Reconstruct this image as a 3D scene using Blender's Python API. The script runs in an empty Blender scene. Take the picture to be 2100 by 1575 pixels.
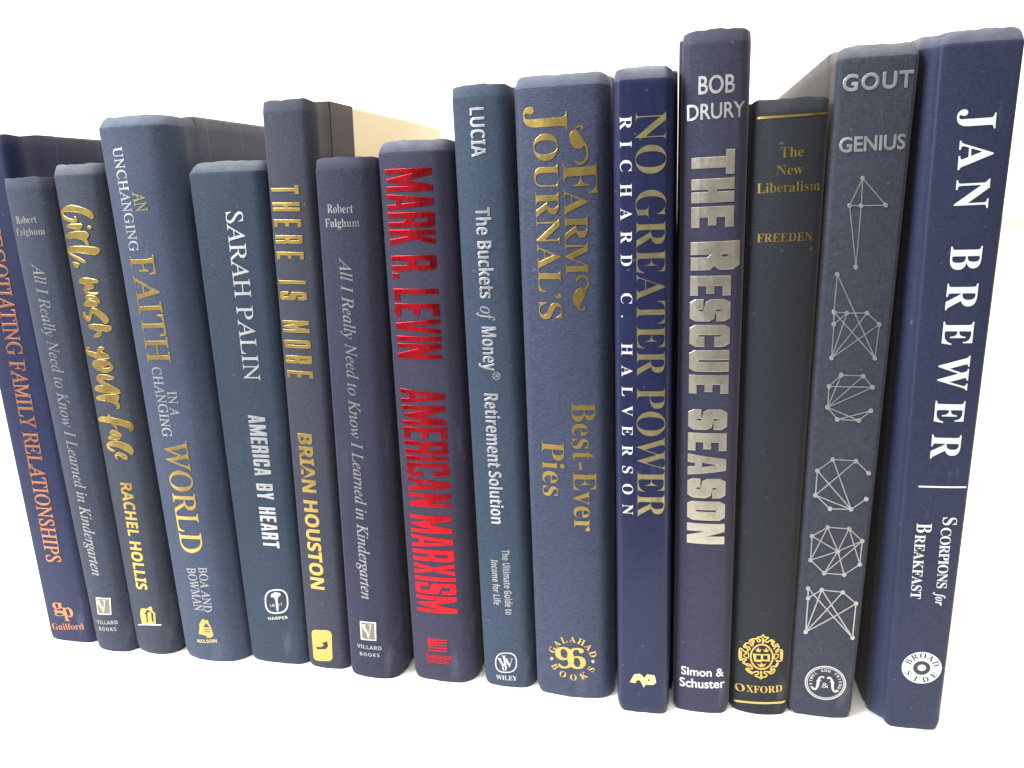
import bpy, bmesh, math, random
from mathutils import Matrix, Vector

random.seed(7)
scene = bpy.context.scene
C = scene.collection

# ------------------------------------------------------------------ camera
CAMERA_LOCATION = (0.0, 0.0, 0.19937)
CAMERA_AXES = ([0.978002, 0.205437, -0.03617], [-0.016136, 0.247387, 0.968782], [0.207972, -0.946887, 0.24526])
CAMERA_LENS = 26.902

cam_data = bpy.data.cameras.new('camera')
cam_data.sensor_width = 36.0
cam_data.lens = CAMERA_LENS
cam_data.clip_start = 0.01
cam_data.clip_end = 60.0
cam = bpy.data.objects.new('camera', cam_data)
C.objects.link(cam)
mat = Matrix.Identity(4)
for k in range(3):
    for r in range(3):
        mat[r][k] = CAMERA_AXES[k][r]
mat.translation = Vector(CAMERA_LOCATION)
cam.matrix_world = mat
scene.camera = cam

# ------------------------------------------------------------------ light
scene.view_settings.view_transform = 'Standard'
scene.view_settings.look = 'None'
scene.view_settings.exposure = 0.0
scene.view_settings.gamma = 1.0

world = bpy.data.worlds.new('World')
scene.world = world
world.use_nodes = True
nt = world.node_tree
nt.nodes.clear()
n_out = nt.nodes.new('ShaderNodeOutputWorld')
n_bg = nt.nodes.new('ShaderNodeBackground')
n_tc = nt.nodes.new('ShaderNodeTexCoord')
n_sep = nt.nodes.new('ShaderNodeSeparateXYZ')
n_map = nt.nodes.new('ShaderNodeMapRange')
n_mix = nt.nodes.new('ShaderNodeMix')
n_mix.data_type = 'RGBA'
nt.links.new(n_tc.outputs['Generated'], n_sep.inputs[0])
nt.links.new(n_sep.outputs['Y'], n_map.inputs['Value'])
n_map.inputs['From Min'].default_value = 0.05
n_map.inputs['From Max'].default_value = 0.45
n_map.interpolation_type = 'SMOOTHSTEP'
n_room = nt.nodes.new('ShaderNodeTexNoise')                    # the room behind the camera: light and dark noise added for foil reflections
n_room.inputs['Scale'].default_value = 2.6
n_room.inputs['Detail'].default_value = 2.0
n_ramp = nt.nodes.new('ShaderNodeValToRGB')
n_ramp.color_ramp.elements[0].position = 0.40
n_ramp.color_ramp.elements[0].color = (0.10, 0.10, 0.115, 1)
n_ramp.color_ramp.elements[1].position = 0.60
n_ramp.color_ramp.elements[1].color = (0.80, 0.80, 0.80, 1)
nt.links.new(n_tc.outputs['Generated'], n_room.inputs['Vector'])
nt.links.new(n_room.outputs['Fac'], n_ramp.inputs['Fac'])
n_side = nt.nodes.new('ShaderNodeMapRange')                    # window side brighter; right side dimmed, added to deepen shade on right shoulders
n_side.inputs['From Min'].default_value = -0.75
n_side.inputs['From Max'].default_value = 0.75
n_side.inputs['To Min'].default_value = 1.45
n_side.inputs['To Max'].default_value = 0.22
nt.links.new(n_sep.outputs['X'], n_side.inputs['Value'])
n_mul = nt.nodes.new('ShaderNodeVectorMath')
n_mul.operation = 'SCALE'
nt.links.new(n_ramp.outputs['Color'], n_mul.inputs[0])
nt.links.new(n_side.outputs['Result'], n_mul.inputs['Scale'])
nt.links.new(n_mul.outputs['Vector'], n_mix.inputs['A'])
n_mix.inputs['B'].default_value = (2.7, 2.3, 1.85, 1)      # bright warm white glow behind the books, added as backdrop and back light
nt.links.new(n_map.outputs['Result'], n_mix.inputs['Factor'])
nt.links.new(n_mix.outputs['Result'], n_bg.inputs['Color'])
n_bg.inputs['Strength'].default_value = 1.0
nt.links.new(n_bg.outputs['Background'], n_out.inputs['Surface'])


def area(name, loc, target, sx, sy, power, color):
    d = bpy.data.lights.new(name, 'AREA')
    d.shape = 'RECTANGLE'
    d.size, d.size_y = sx, sy
    d.energy = power
    d.color = color
    o = bpy.data.objects.new(name, d)
    o.location = loc
    o.rotation_euler = (Vector(target) - Vector(loc)).to_track_quat('-Z', 'Y').to_euler()
    C.objects.link(o)
    return o


area('window_light', (-1.45, -0.70, 1.25), (-0.05, 0.27, 0.12), 0.9, 0.9, 92.0, (0.86, 0.93, 1.0))
area('overhead_fill', (0.15, -0.05, 1.5), (0.0, 0.25, 0.0), 1.1, 0.7, 28.0, (1.0, 0.94, 0.86))  # unseen fill added overhead to keep the surface white


# ------------------------------------------------------------------ materials
def lin(c):
    return tuple(((v / 255.0 + 0.055) / 1.055) ** 2.4 if v > 10 else v / 255.0 / 12.92 for v in c)


def principled(name):
    m = bpy.data.materials.new(name)
    m.use_nodes = True
    t = m.node_tree
    return m, t, t.nodes['Principled BSDF']


def noise(t, vec, scale, detail=2.0, rough=0.5):
    n = t.nodes.new('ShaderNodeTexNoise')
    n.inputs['Scale'].default_value = scale
    n.inputs['Detail'].default_value = detail
    n.inputs['Roughness'].default_value = rough
    t.links.new(vec, n.inputs['Vector'])
    return n.outputs['Fac']


def mapped(t, vec, scale=(1, 1, 1), rot=(0, 0, 0)):
    n = t.nodes.new('ShaderNodeMapping')
    n.inputs['Scale'].default_value = scale
    n.inputs['Rotation'].default_value = rot
    t.links.new(vec, n.inputs['Vector'])
    return n.outputs['Vector']


def math_node(t, op, a, b=None):
    n = t.nodes.new('ShaderNodeMath')
    n.operation = op
    for i, v in enumerate((a, b)):
        if v is None:
            continue
        if isinstance(v, (int, float)):
            n.inputs[i].default_value = v
        else:
            t.links.new(v, n.inputs[i])
    return n.outputs[0]


def ramp(t, fac, stops):
    n = t.nodes.new('ShaderNodeValToRGB')
    e = n.color_ramp.elements
    while len(e) < len(stops):
        e.new(0.5)
    for i, (p, c) in enumerate(stops):
        e[i].position = p
        e[i].color = (c[0], c[1], c[2], 1)
    t.links.new(fac, n.inputs['Fac'])
    return n.outputs['Color']


def mixc(t, fac, a, b, mode='MIX'):
    n = t.nodes.new('ShaderNodeMix')
    n.data_type = 'RGBA'
    n.blend_type = mode
    for key, v in (('Factor', fac), ('A', a), ('B', b)):
        if isinstance(v, (int, float)):
            n.inputs[key].default_value = v
        elif isinstance(v, tuple):
            n.inputs[key].default_value = (v[0], v[1], v[2], 1)
        else:
            t.links.new(v, n.inputs[key])
    return n.outputs['Result']


def cloth(name, rgb, weave='fine', rough=0.72, height=0.24, spec=0.35, worn_lit=0.5):
    """dyed book cloth or paper over board, with a weave, soft blotches and a head band pale from rubbing and painted light"""
    m, t, b = principled(name)
    base = tuple(v * 0.40 for v in lin(rgb))
    tc = t.nodes.new('ShaderNodeTexCoord').outputs['Object']
    if weave == 'ribbed':
        fine = noise(t, mapped(t, tc, (0.6, 0.6, 1.5)), 1150, 2.5, 0.6)
        amt, bump = 0.34, 0.45
    elif weave == 'twill':
        fine = noise(t, mapped(t, mapped(t, tc, (1, 1, 1), (0, math.radians(-38), 0)), (0.4, 1, 1.5)), 1500, 2.0, 0.55)
        amt, bump = 0.28, 0.3
    elif weave == 'grain':
        fine = noise(t, tc, 1400, 3.0, 0.65)
        amt, bump = 0.42, 0.5
    elif weave == 'smooth':
        fine = noise(t, tc, 700, 2.0, 0.5)
        amt, bump = 0.16, 0.10
    elif weave == 'linen':
        a = noise(t, mapped(t, tc, (0.35, 1, 1.6)), 1300, 1.5, 0.5)
        c = noise(t, mapped(t, tc, (1.6, 1, 0.35)), 1300, 1.5, 0.5)
        fine = math_node(t, 'MULTIPLY', math_node(t, 'ADD', a, c), 0.5)
        amt, bump = 0.42, 0.5
    else:
        fine = noise(t, tc, 1300, 3.0, 0.6)
        amt, bump = 0.30, 0.3
    dark = tuple(v * (1 - amt) for v in base)
    light = tuple(min(1, v * (1 + amt)) for v in base)
    col = ramp(t, fine, [(0.28, dark), (0.72, light)])
    # soft blotches of uneven dye
    blot = noise(t, mapped(t, tc, (1, 1, 0.6)), 38, 3.0, 0.55)
    col = mixc(t, 1.0, col, ramp(t, blot, [(0.3, (0.86, 0.87, 0.88)), (0.7, (1.12, 1.10, 1.09))]), 'MULTIPLY')
    # specks of lint
    speck = noise(t, tc, 620, 0.0)
    sp = ramp(t, speck, [(0.83, (0, 0, 0)), (0.88, (1, 1, 1))])
    col = mixc(t, math_node(t, 'MULTIPLY', sp, 0.25), col, (0.2, 0.2, 0.22))
    # long faint scuffs
    scuff = noise(t, mapped(t, tc, (1, 1, 0.3)), 85, 4.0, 0.65)
    sc = ramp(t, scuff, [(0.62, (0, 0, 0)), (0.74, (1, 1, 1))])
    col = mixc(t, math_node(t, 'MULTIPLY', sc, 0.16), col, (0.2, 0.205, 0.23))
    # head paled by rubbing and by light painted onto the chamfer
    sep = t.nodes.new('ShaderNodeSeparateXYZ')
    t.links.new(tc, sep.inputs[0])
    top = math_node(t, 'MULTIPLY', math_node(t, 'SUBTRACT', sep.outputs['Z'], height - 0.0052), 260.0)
    rub_lit = math_node(t, 'MULTIPLY', top, noise(t, mapped(t, tc, (0.6, 1, 1.4)), 240, 3.0, 0.6))
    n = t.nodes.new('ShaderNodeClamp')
    t.links.new(rub_lit, n.inputs[0])
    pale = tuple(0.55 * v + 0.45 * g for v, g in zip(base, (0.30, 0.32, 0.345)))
    col = mixc(t, math_node(t, 'MULTIPLY', n.outputs[0], worn_lit), col, pale)
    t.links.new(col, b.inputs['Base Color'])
    b.inputs['Roughness'].default_value = rough
    b.inputs['Specular IOR Level'].default_value = spec
    if weave != 'smooth':
        b.inputs['Sheen Weight'].default_value = 0.16
        b.inputs['Sheen Roughness'].default_value = 0.35
        b.inputs['Sheen Tint'].default_value = (1.0, 0.88, 0.74, 1)
    bn = t.nodes.new('ShaderNodeBump')
    bn.inputs['Strength'].default_value = bump
    bn.inputs['Distance'].default_value = 0.00035
    t.links.new(fine, bn.inputs['Height'])
    t.links.new(bn.outputs[0], b.inputs['Normal'])
    return m


def foil(name, rgb, rough=0.30, wobble=0.3):
    m, t, b = principled(name)
    tc = t.nodes.new('ShaderNodeTexCoord').outputs['Object']
    base = tuple(v * 0.80 for v in lin(rgb))
    v = noise(t, tc, 900, 2.0, 0.6)
    col = ramp(t, v, [(0.25, tuple(x * 0.88 for x in base)), (0.7, tuple(min(1, x * 1.08) for x in base))])
    t.links.new(col, b.inputs['Base Color'])
    b.inputs['Metallic'].default_value = 1.0
    r = t.nodes.new('ShaderNodeMapRange')
    t.links.new(noise(t, tc, 300, 2.0), r.inputs['Value'])
    r.inputs['To Min'].default_value = rough - 0.08
    r.inputs['To Max'].default_value = rough + 0.14
    t.links.new(r.outputs[0], b.inputs['Roughness'])
    bn = t.nodes.new('ShaderNodeBump')
    bn.inputs['Strength'].default_value = wobble
    bn.inputs['Distance'].default_value = 0.0012
    t.links.new(noise(t, tc, 70, 2.0, 0.5), bn.inputs['Height'])
    t.links.new(bn.outputs[0], b.inputs['Normal'])
    return m


def paint(name, rgb, rough=0.5):
    m, t, b = principled(name)
    tc = t.nodes.new('ShaderNodeTexCoord').outputs['Object']
    base = lin(rgb)
    v = noise(t, tc, 700, 2.0)
    t.links.new(ramp(t, v, [(0.2, tuple(x * 0.88 for x in base)), (0.7, base)]), b.inputs['Base Color'])
    b.inputs['Roughness'].default_value = rough
    return m


FOIL = {
    'gold': foil('gold_foil', (226, 192, 112)),
    'palegold': foil('pale_gold_foil', (232, 216, 158)),
    'champagne': foil('champagne_foil', (234, 226, 204), 0.34),
    'silver': foil('silver_foil', (224, 224, 226), 0.38),
    'dullsilver': foil('dull_silver_foil', (190, 188, 188), 0.40),
    'bronze': foil('bronze_foil', (150, 140, 120), 0.4),
    'whitefoil': foil('bright_silver_foil', (226, 224, 222), 0.48, 0.25),
    'copper': foil('copper_foil', (214, 148, 110), 0.38),
    'red': foil('red_foil', (226, 46, 56), 0.24, 0.4),
    'white': paint('white_ink', (205, 208, 202)),
    'darkink': paint('dark_ink', (38, 42, 44)),
}
PAPER = {}


def page_paper():
    m, t, b = principled('page_edges')
    tc = t.nodes.new('ShaderNodeTexCoord').outputs['Object']
    v = noise(t, mapped(t, tc, (3200, 40, 40)), 1.0, 2.0)
    t.links.new(ramp(t, v, [(0.3, lin((196, 184, 160))), (0.7, lin((236, 228, 208)))]), b.inputs['Base Color'])
    b.inputs['Roughness'].default_value = 0.9
    return m


PAGES = page_paper()
CREAM = paint('cream_board_paper', (234, 224, 196), 0.7)

# ------------------------------------------------------------------ the surface the books stand on
bm = bmesh.new()
bmesh.ops.create_cube(bm, size=1.0)
for v in bm.verts:
    v.co = ((v.co.x) * 5.0, 0.125 + (v.co.y + 0.5) * 4.0, (v.co.z - 0.5) * 0.03)
bmesh.ops.bevel(bm, geom=list(bm.edges), offset=0.003, segments=2, affect='EDGES', profile=0.6)
me = bpy.data.meshes.new('tabletop')
bm.to_mesh(me)
bm.free()
table = bpy.data.objects.new('tabletop', me)
C.objects.link(table)
table['kind'] = 'structure'
table['label'] = 'plain white surface under the row of books'
me.materials.append(paint('white_paper', (248, 247, 245), 0.8))

# ------------------------------------------------------------------ the books
SIZES = [[-289.05,270.58,25.47,-1.22,30.34,228.53],[-261.23,267.53,21.71,-2.88,23.18,211.22],[-240.43,268.4,21.83,-0.72,24.33,215.36],[-215.21,268.08,31.14,-2.36,31.66,231.86],[-182.85,269.86,27.6,0.59,32.16,213.91],[-155.32,269.88,19.26,6.5,19.48,234.05],[-134.71,267.33,23.73,5.56,24.08,213.0],[-106.38,269.2,27.43,1.05,27.75,217.87],[-75.75,269.92,21.55,-1.39,21.07,234.73],[-53.2,267.73,31.19,-1.5,32.28,236.07],[-19.99,261.57,19.72,-1.13,19.4,235.86],[1.36,266.15,21.25,-0.71,21.18,245.7],[23.0,269.53,21.73,-0.2,23.84,224.34],[44.96,269.99,22.53,2.81,23.64,238.94],[78.34,268.1,19.19,-2.41,23.4,240.83]]
LETTERING = [
[0,"title","copper","T","RENEGOTIATING FAMILY RELATIONSHIPS","roman",[9.89,205.36],[7.25,41.08],[17.71,205.28],0,0.05,0.006,"cap"],
[0,"publisher_name","copper","T","Guilford","bserif",[2.63,5.27],[20.39,7.08],[3.43,8.64],0,0.0,-0.004,"cap"],
[0,"publisher_emblem","copper","T","g","bserif",[5.55,12.69],[11.58,13.39],[7.23,20.05],0,0.0,0.0,"box"],
[0,"publisher_emblem","copper","T","p","bserif",[10.74,10.74],[16.4,11.22],[12.29,18.04],0,0.0,0.0,"box"],
[1,"author_name","dullsilver","T","Robert","bserif",[1.32,193.3],[11.81,193.44],[1.89,196.17],0,0.0,-0.006,"cap"],
[1,"author_name","dullsilver","T","Fulghum","bserif",[0.17,188.67],[14.36,188.77],[1.03,191.38],0,0.0,-0.006,"cap"],
[1,"title","dullsilver","T","All I Really Need to Know I Learned in Kindergarten","ital",[5.42,177.53],[6.49,38.32],[10.94,177.65],0,0.0,0.002,"cap"],
[1,"publisher_emblem","bronze","P",[[[[6.52,26.86],[13.3,27.03],[12.47,19.62],[5.93,19.09]]]],0.0,0,0],
[1,"publisher_emblem","silver","S",[[[[6.27,27.07],[13.58,27.28],[12.67,19.38],[5.56,18.76],[6.27,27.07]],[0.582,0.582,0.582,0.582,0.582]]],0,1],
[1,"publisher_emblem","silver","T","V","bserif",[6.05,19.61],[11.82,20.08],[7.19,25.99],0,0.0,0.0,"box"],
[1,"publisher_name","dullsilver","T","VILLARD","sansb",[3.59,13.31],[15.31,14.46],[4.06,15.19],1.0,0.0,0.0,"cap"],
[1,"publisher_name","dullsilver","T","BOOKS","sansb",[4.4,9.98],[14.04,10.97],[4.85,11.85],1.0,0.0,0.0,"cap"],
[2,"title","gold","P",[[[[15.6,194.02],[16.45,194.56],[16.48,196.34],[15.52,197.27],[12.81,198.6],[8.73,199.7],[5.86,199.69],[2.75,198.88],[0.6,197.48],[0.01,196.05],[1.0,194.77],[3.59,193.82],[6.05,193.23],[8.73,192.96],[9.1,193.89],[8.91,195.33],[7.78,195.44],[7.63,194.28],[5.81,194.32],[3.65,195.08],[2.09,196.01],[2.01,196.74],[3.15,197.29],[5.81,197.41],[8.85,197.11],[11.34,196.42],[13.64,195.55],[15.0,194.43]]],[[[2.69,191.48],[2.84,192.02],[4.57,192.45],[8.29,192.5],[10.73,192.41],[11.12,191.68],[10.4,190.8],[8.95,190.29],[5.94,190.71],[3.15,191.11]]],[[[12.99,191.09],[13.89,191.6],[14.84,191.39],[14.9,190.67],[14.05,190.3],[13.18,190.51]]],[[[0.66,187.94],[2.22,188.75],[5.66,189.54],[9.04,189.66],[12.04,189.41],[12.95,188.75],[13.2,187.93],[12.54,187.14],[11.77,186.43],[12.32,185.51],[12.63,184.41],[12.54,183.82],[11.2,183.9],[11.27,184.44],[10.85,185.54],[9.47,186.39],[7.52,186.97],[5.34,187.18],[3.11,186.83],[1.84,187.39]]],[[[0.13,182.51],[1.01,183.44],[3.14,183.81],[7.77,183.87],[12.16,183.61],[14.92,183.26],[17.01,182.65],[16.51,181.39],[15.4,180.51],[13.99,180.28],[11.57,180.61],[8.12,181.21],[4.43,181.41],[1.87,181.22],[3.88,180.31],[6.75,179.38],[8.88,178.26],[9.92,177.61],[9.43,177.11],[7.76,177.44],[5.05,178.65],[2.36,179.84],[0.74,180.94]]],[[[2.18,177.61],[3.45,177.62],[5.21,177.17],[6.31,176.43],[5.6,175.6],[4.47,175.22],[3.45,175.49],[2.57,176.41]]]],0.1,2,0],
[2,"title","gold","P",[[[[3.91,169.8],[5.08,170.75],[7.23,171.32],[10.41,171.03],[13.29,170.53],[14.31,169.48],[13.43,169.07],[11.81,169.34],[10.71,169.22],[11.61,168.32],[11.86,167.38],[10.89,166.83],[8.82,166.65],[7.58,166.37],[7.89,165.62],[10.11,165.15],[12.27,165.13],[13.12,165.21],[12.81,164.66],[11.71,164.39],[9.05,164.44],[6.99,164.86],[6.15,166.07],[6.41,167.2],[7.45,167.96],[8.46,168.24],[6.88,168.71],[4.17,169.24]]],[[[6.21,163.62],[7.1,164.24],[9.47,164.25],[11.58,163.73],[12.86,162.68],[13.17,161.55],[12.74,160.95],[12.14,161.09],[11.48,162.13],[9.64,162.89],[7.59,163.16],[8.36,162.32],[10.35,161.95],[11.77,161.38],[12.01,160.43],[11.42,159.58],[9.43,159.68],[6.58,159.74],[4.59,160.08],[4.48,160.74],[5.44,161.43],[7.56,161.94],[6.37,162.68]]],[[[4.58,157.31],[3.89,157.29],[3.31,156.31],[3.59,154.98],[4.67,153.86],[5.9,153.48],[6.88,153.93],[7.8,155.29],[8.6,156.82],[8.92,157.21],[10.14,156.45],[12.03,154.93],[13.18,153.2],[13.88,152.52],[14.97,152.98],[15.85,154.11],[15.2,155.45],[13.67,157.0],[11.43,158.54],[9.34,159.2],[8.06,158.72],[7.28,157.38],[6.56,155.83],[5.81,155.34],[4.92,155.98]]],[[[5.19,151.57],[5.86,152.21],[8.37,152.38],[11.52,152.25],[14.56,151.8],[16.2,151.61],[16.34,150.75],[15.8,149.81],[14.36,149.51],[11.88,149.67],[11.32,149.53],[11.47,148.61],[10.95,147.64],[9.37,147.09],[6.72,147.08],[7.66,147.98],[9.47,148.69],[10.02,149.18],[9.2,149.65],[7.43,150.29],[5.59,150.53]]]],0.1,2,0],
[2,"title","gold","P",[[[[0.44,142.15],[1.78,142.54],[3.58,142.75],[3.73,142.27],[2.45,141.7],[1.48,141.44],[2.86,141.04],[5.52,140.7],[7.71,140.3],[7.65,141.18],[7.74,142.16],[8.73,142.86],[10.14,142.99],[11.61,142.51],[11.39,141.93],[9.66,141.71],[9.11,141.31],[10.81,140.66],[12.56,139.59],[13.56,138.71],[13.13,138.09],[11.19,138.02],[7.75,138.24],[3.97,138.75],[1.27,139.55],[0.46,140.57]]],[[[3.59,136.06],[4.67,137.12],[7.11,137.57],[10.22,137.66],[11.86,136.95],[13.41,136.17],[14.44,134.39],[13.3,133.22],[11.2,132.32],[9.12,132.18],[8.24,132.54],[6.13,133.14],[4.2,134.02],[3.48,135.06]],[[8.22,134.72],[9.87,134.76],[11.56,135.38],[11.96,135.78],[12.83,135.29],[13.17,134.8],[12.19,134.11],[10.17,133.98],[8.6,134.24]]],[[[4.55,129.77],[5.62,130.93],[7.99,131.35],[10.75,131.13],[13.44,130.46],[13.83,129.76],[13.22,129.27],[10.63,129.34],[6.78,129.2],[8.29,128.18],[11.27,126.87],[14.22,125.49],[15.76,123.87],[15.16,123.24],[12.8,123.39],[8.3,123.58],[3.07,123.73],[2.0,124.74],[2.9,125.93],[4.88,126.59],[8.18,126.48],[6.64,127.4],[4.79,128.49]]],[[[1.89,120.88],[3.43,121.74],[7.11,122.62],[10.52,122.96],[13.77,122.89],[14.72,121.89],[14.24,120.89],[13.45,119.88],[14.34,118.47],[14.0,117.06],[13.08,116.62],[12.22,116.65],[12.87,117.26],[12.72,118.17],[11.79,119.06],[9.87,119.62],[6.81,120.08],[3.51,119.72]]]],0.1,2,0],
[2,"title","gold","P",[[[[1.08,111.48],[1.92,112.3],[4.38,112.87],[7.52,112.81],[7.51,113.93],[8.14,113.97],[8.96,112.69],[11.88,112.38],[15.13,111.68],[17.33,110.61],[18.24,109.76],[18.21,108.33],[17.55,107.13],[16.91,106.74],[16.16,108.19],[14.28,109.03],[10.75,109.9],[11.42,107.46],[10.95,107.35],[9.99,108.34],[8.75,110.43],[6.25,110.47],[2.02,110.36],[1.07,110.86]]],[[[6.9,106.3],[7.8,106.99],[9.29,107.18],[11.02,106.53],[12.43,105.74],[12.96,104.51],[12.27,104.26],[10.79,105.29],[8.82,106.02],[8.04,105.77],[8.68,105.29],[10.73,104.97],[12.02,104.09],[11.51,103.14],[10.11,102.95],[7.73,103.06],[5.24,102.95],[5.45,103.91],[7.06,104.66],[7.85,104.82],[7.0,105.59]]],[[[3.61,100.17],[4.76,101.45],[7.06,102.28],[10.02,102.47],[13.46,101.84],[15.72,100.59],[16.81,99.32],[16.71,97.45],[15.84,96.33],[15.11,96.86],[13.84,97.9],[11.24,99.2],[8.58,100.0],[6.07,100.12],[5.07,99.81],[5.57,99.03],[6.99,98.32],[8.13,97.79],[7.3,97.41],[5.78,97.58],[4.05,98.44]]],[[[7.33,95.74],[8.19,96.85],[9.74,97.36],[11.53,97.13],[13.1,96.12],[13.9,95.19],[13.21,94.24],[11.91,94.32],[10.89,94.91],[9.91,95.81],[8.74,95.95],[8.26,95.39],[8.94,94.49],[8.36,94.03],[7.63,94.71]],[[11.13,96.18],[12.16,95.69],[13.03,95.08],[12.23,94.85],[11.33,95.45]]]],0.1,2,0],
[2,"author_name","gold","T","RACHEL HOLLIS","sansb",[7.81,83.52],[6.78,32.7],[13.45,83.81],0,0.0,0.012,"cap"],
[2,"publisher_emblem","gold","P",[[[[6.31,15.07],[6.1,19.79],[7.07,22.83],[8.48,23.3],[10.04,23.12],[11.59,24.0],[12.44,24.67],[13.19,24.09],[13.16,22.48],[14.26,21.27],[13.7,15.9]],[[10.65,22.93],[8.6,20.33],[9.67,20.34],[9.31,19.05],[9.48,17.83],[8.9,16.13],[10.05,16.64],[10.02,17.89],[10.51,21.43],[12.31,21.69],[11.98,16.82],[12.85,16.87],[13.3,21.12]]]],0.0,0,0],
[2,"publisher_emblem","silver","S",[[[[3.97,14.11],[8.72,15.12],[15.98,15.43]],[0.687,0.687,0.687]]],1,1],
[3,"title","silver","T","UNCHANGING","roman",[4.8,220.52],[5.35,181.28],[9.36,220.28],0,0.0,0.01,"cap"],
[3,"title","palegold","T","AN","roman",[11.08,203.57],[11.5,196.27],[16.16,203.4],0,0.0,0.01,"cap"],
[3,"title","gold","T","FAITH","roman",[4.97,179.57],[5.87,136.55],[15.97,180.02],0,0.03,0.006,"cap"],
[3,"title","silver#1","T","CHANGING","roman",[7.13,134.99],[7.55,105.23],[11.83,135.18],0,0.0,0.01,"cap"],
[3,"title","silver#1","T","IN A","roman",[13.08,125.01],[13.14,114.44],[17.29,125.07],0,0.0,0.01,"cap"],
[3,"title","gold#1","T","WORLD","roman",[7.48,103.52],[8.11,52.96],[18.26,104.67],0,0.03,0.006,"cap"],
[3,"author_name","dullsilver","T","BOA AND","roman",[15.34,46.61],[14.89,24.95],[19.26,47.02],0,0.0,0.006,"cap"],
[3,"author_name","dullsilver","T","BOWMAN","roman",[9.22,45.71],[10.13,25.05],[13.64,46.48],0,0.0,0.006,"cap"],
[3,"publisher_emblem","gold","P",[[[[10.21,13.39],[11.16,15.89],[11.38,18.39],[12.44,19.77],[12.99,20.82],[13.96,21.36],[14.95,20.55],[15.62,20.98],[16.17,21.02],[16.36,19.45],[17.08,17.79],[17.44,15.36],[17.86,14.15],[17.07,12.75],[16.14,12.18],[14.27,12.0],[14.4,12.88],[12.17,13.21]],[[14.91,19.44],[13.36,17.07],[16.65,17.33],[15.85,18.43]],[[13.41,16.21],[13.74,15.88],[16.71,16.11],[16.66,16.53]],[[13.51,15.24],[13.69,14.77],[16.79,14.95],[16.73,15.37]]]],0.0,0,0],
[3,"publisher_name","palegold","T","NELSON","sansb",[8.95,8.81],[19.06,10.03],[9.24,10.46],0,0.0,0.0,"cap"],
[4,"author_name","whitefoil","T","SARAH PALIN","roman",[15.14,195.27],[14.25,129.42],[21.98,195.06],0,0.0,0.004,"cap"],
[4,"title","silver","T","AMERICA BY HEART","block:.36:.14:.12:.30",[13.8,114.73],[13.31,56.18],[21.11,114.87],0,0.06,0.0,"cap"],
[4,"publisher_emblem","whitefoil","P",[[[[21.69,31.47],[21.56,29.96],[21.35,28.97],[21.06,28.12],[20.68,27.39],[20.2,26.75],[19.64,26.21],[18.97,25.76],[18.19,25.4],[17.26,25.12],[15.84,24.88],[14.41,24.73],[13.47,24.75],[12.69,24.9],[12.03,25.17],[11.48,25.57],[11.05,26.08],[10.72,26.73],[10.51,27.51],[10.42,28.48],[10.47,29.99],[10.63,31.51],[10.86,32.53],[11.18,33.39],[11.6,34.15],[12.11,34.81],[12.71,35.38],[13.41,35.85],[14.22,36.23],[15.17,36.52],[16.59,36.76],[17.98,36.88],[18.88,36.82],[19.62,36.64],[20.23,36.33],[20.74,35.91],[21.14,35.37],[21.44,34.71],[21.64,33.92],[21.73,32.96]],[[20.98,31.4],[20.86,30.08],[20.69,29.21],[20.43,28.47],[20.1,27.83],[19.68,27.27],[19.19,26.8],[18.61,26.4],[17.93,26.09],[17.12,25.84],[15.89,25.63],[14.65,25.51],[13.83,25.53],[13.16,25.66],[12.59,25.91],[12.12,26.25],[11.74,26.7],[11.46,27.27],[11.28,27.95],[11.2,28.8],[11.25,30.12],[11.38,31.44],[11.58,32.33],[11.86,33.09],[12.22,33.75],[12.66,34.32],[13.18,34.81],[13.79,35.23],[14.48,35.56],[15.31,35.81],[16.54,36.02],[17.75,36.12],[18.54,36.07],[19.18,35.91],[19.71,35.64],[20.15,35.28],[20.5,34.81],[20.77,34.23],[20.94,33.54],[21.02,32.7]]],[[[13.88,32.69],[13.87,33.52],[14.32,34.39],[14.93,34.55],[15.83,35.27],[16.87,35.34],[17.63,34.97],[18.23,35.24],[18.56,34.19],[18.26,33.59],[17.42,33.18],[16.96,32.2],[16.84,31.25],[16.73,26.94],[16.47,26.21],[16.1,26.06],[15.74,26.39],[15.71,31.41],[15.44,32.1],[14.95,32.83]]]],0.0,0,0],
[4,"publisher_emblem","whitefoil","T","18","sansb",[13.09,27.9],[15.22,28.31],[13.25,29.21],0,0.0,0.0,"box"],
[4,"publisher_emblem","whitefoil","T","17","sansb",[17.2,28.69],[18.93,29.02],[17.36,29.99],0,0.0,0.0,"box"],
[4,"publisher_name","whitefoil","T","HARPER","sansb",[11.21,21.42],[20.65,22.74],[11.3,22.86],0,0.0,0.0,"cap"],
[5,"title","gold","T","THERE IS MORE","block:.38:.13:.10:1.05",[7.07,204.06],[5.17,130.69],[18.49,203.82],0,0.05,0.0,"cap"],
[5,"author_name","gold","T","BRIAN HOUSTON","sansb",[7.19,107.57],[5.64,38.32],[13.37,107.88],0,0.05,0.01,"cap"],
[5,"publisher_emblem","gold","P",[[[[3.21,16.52],[3.68,17.69],[5.08,18.45],[10.75,19.06],[12.35,18.54],[12.91,17.13],[12.13,5.64],[11.66,4.52],[10.52,3.85],[5.01,3.28],[3.38,3.48],[2.84,4.65]],[[7.99,12.57],[10.49,13.61],[10.64,10.96],[9.48,9.7],[5.32,8.98],[4.8,10.16],[7.39,10.39],[8.74,11.4]]]],0.0,0,0],
[6,"author_name","dullsilver","T","Robert","bserif",[9.7,193.56],[20.07,193.27],[10.26,196.66],0,0.0,-0.006,"cap"],
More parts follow.
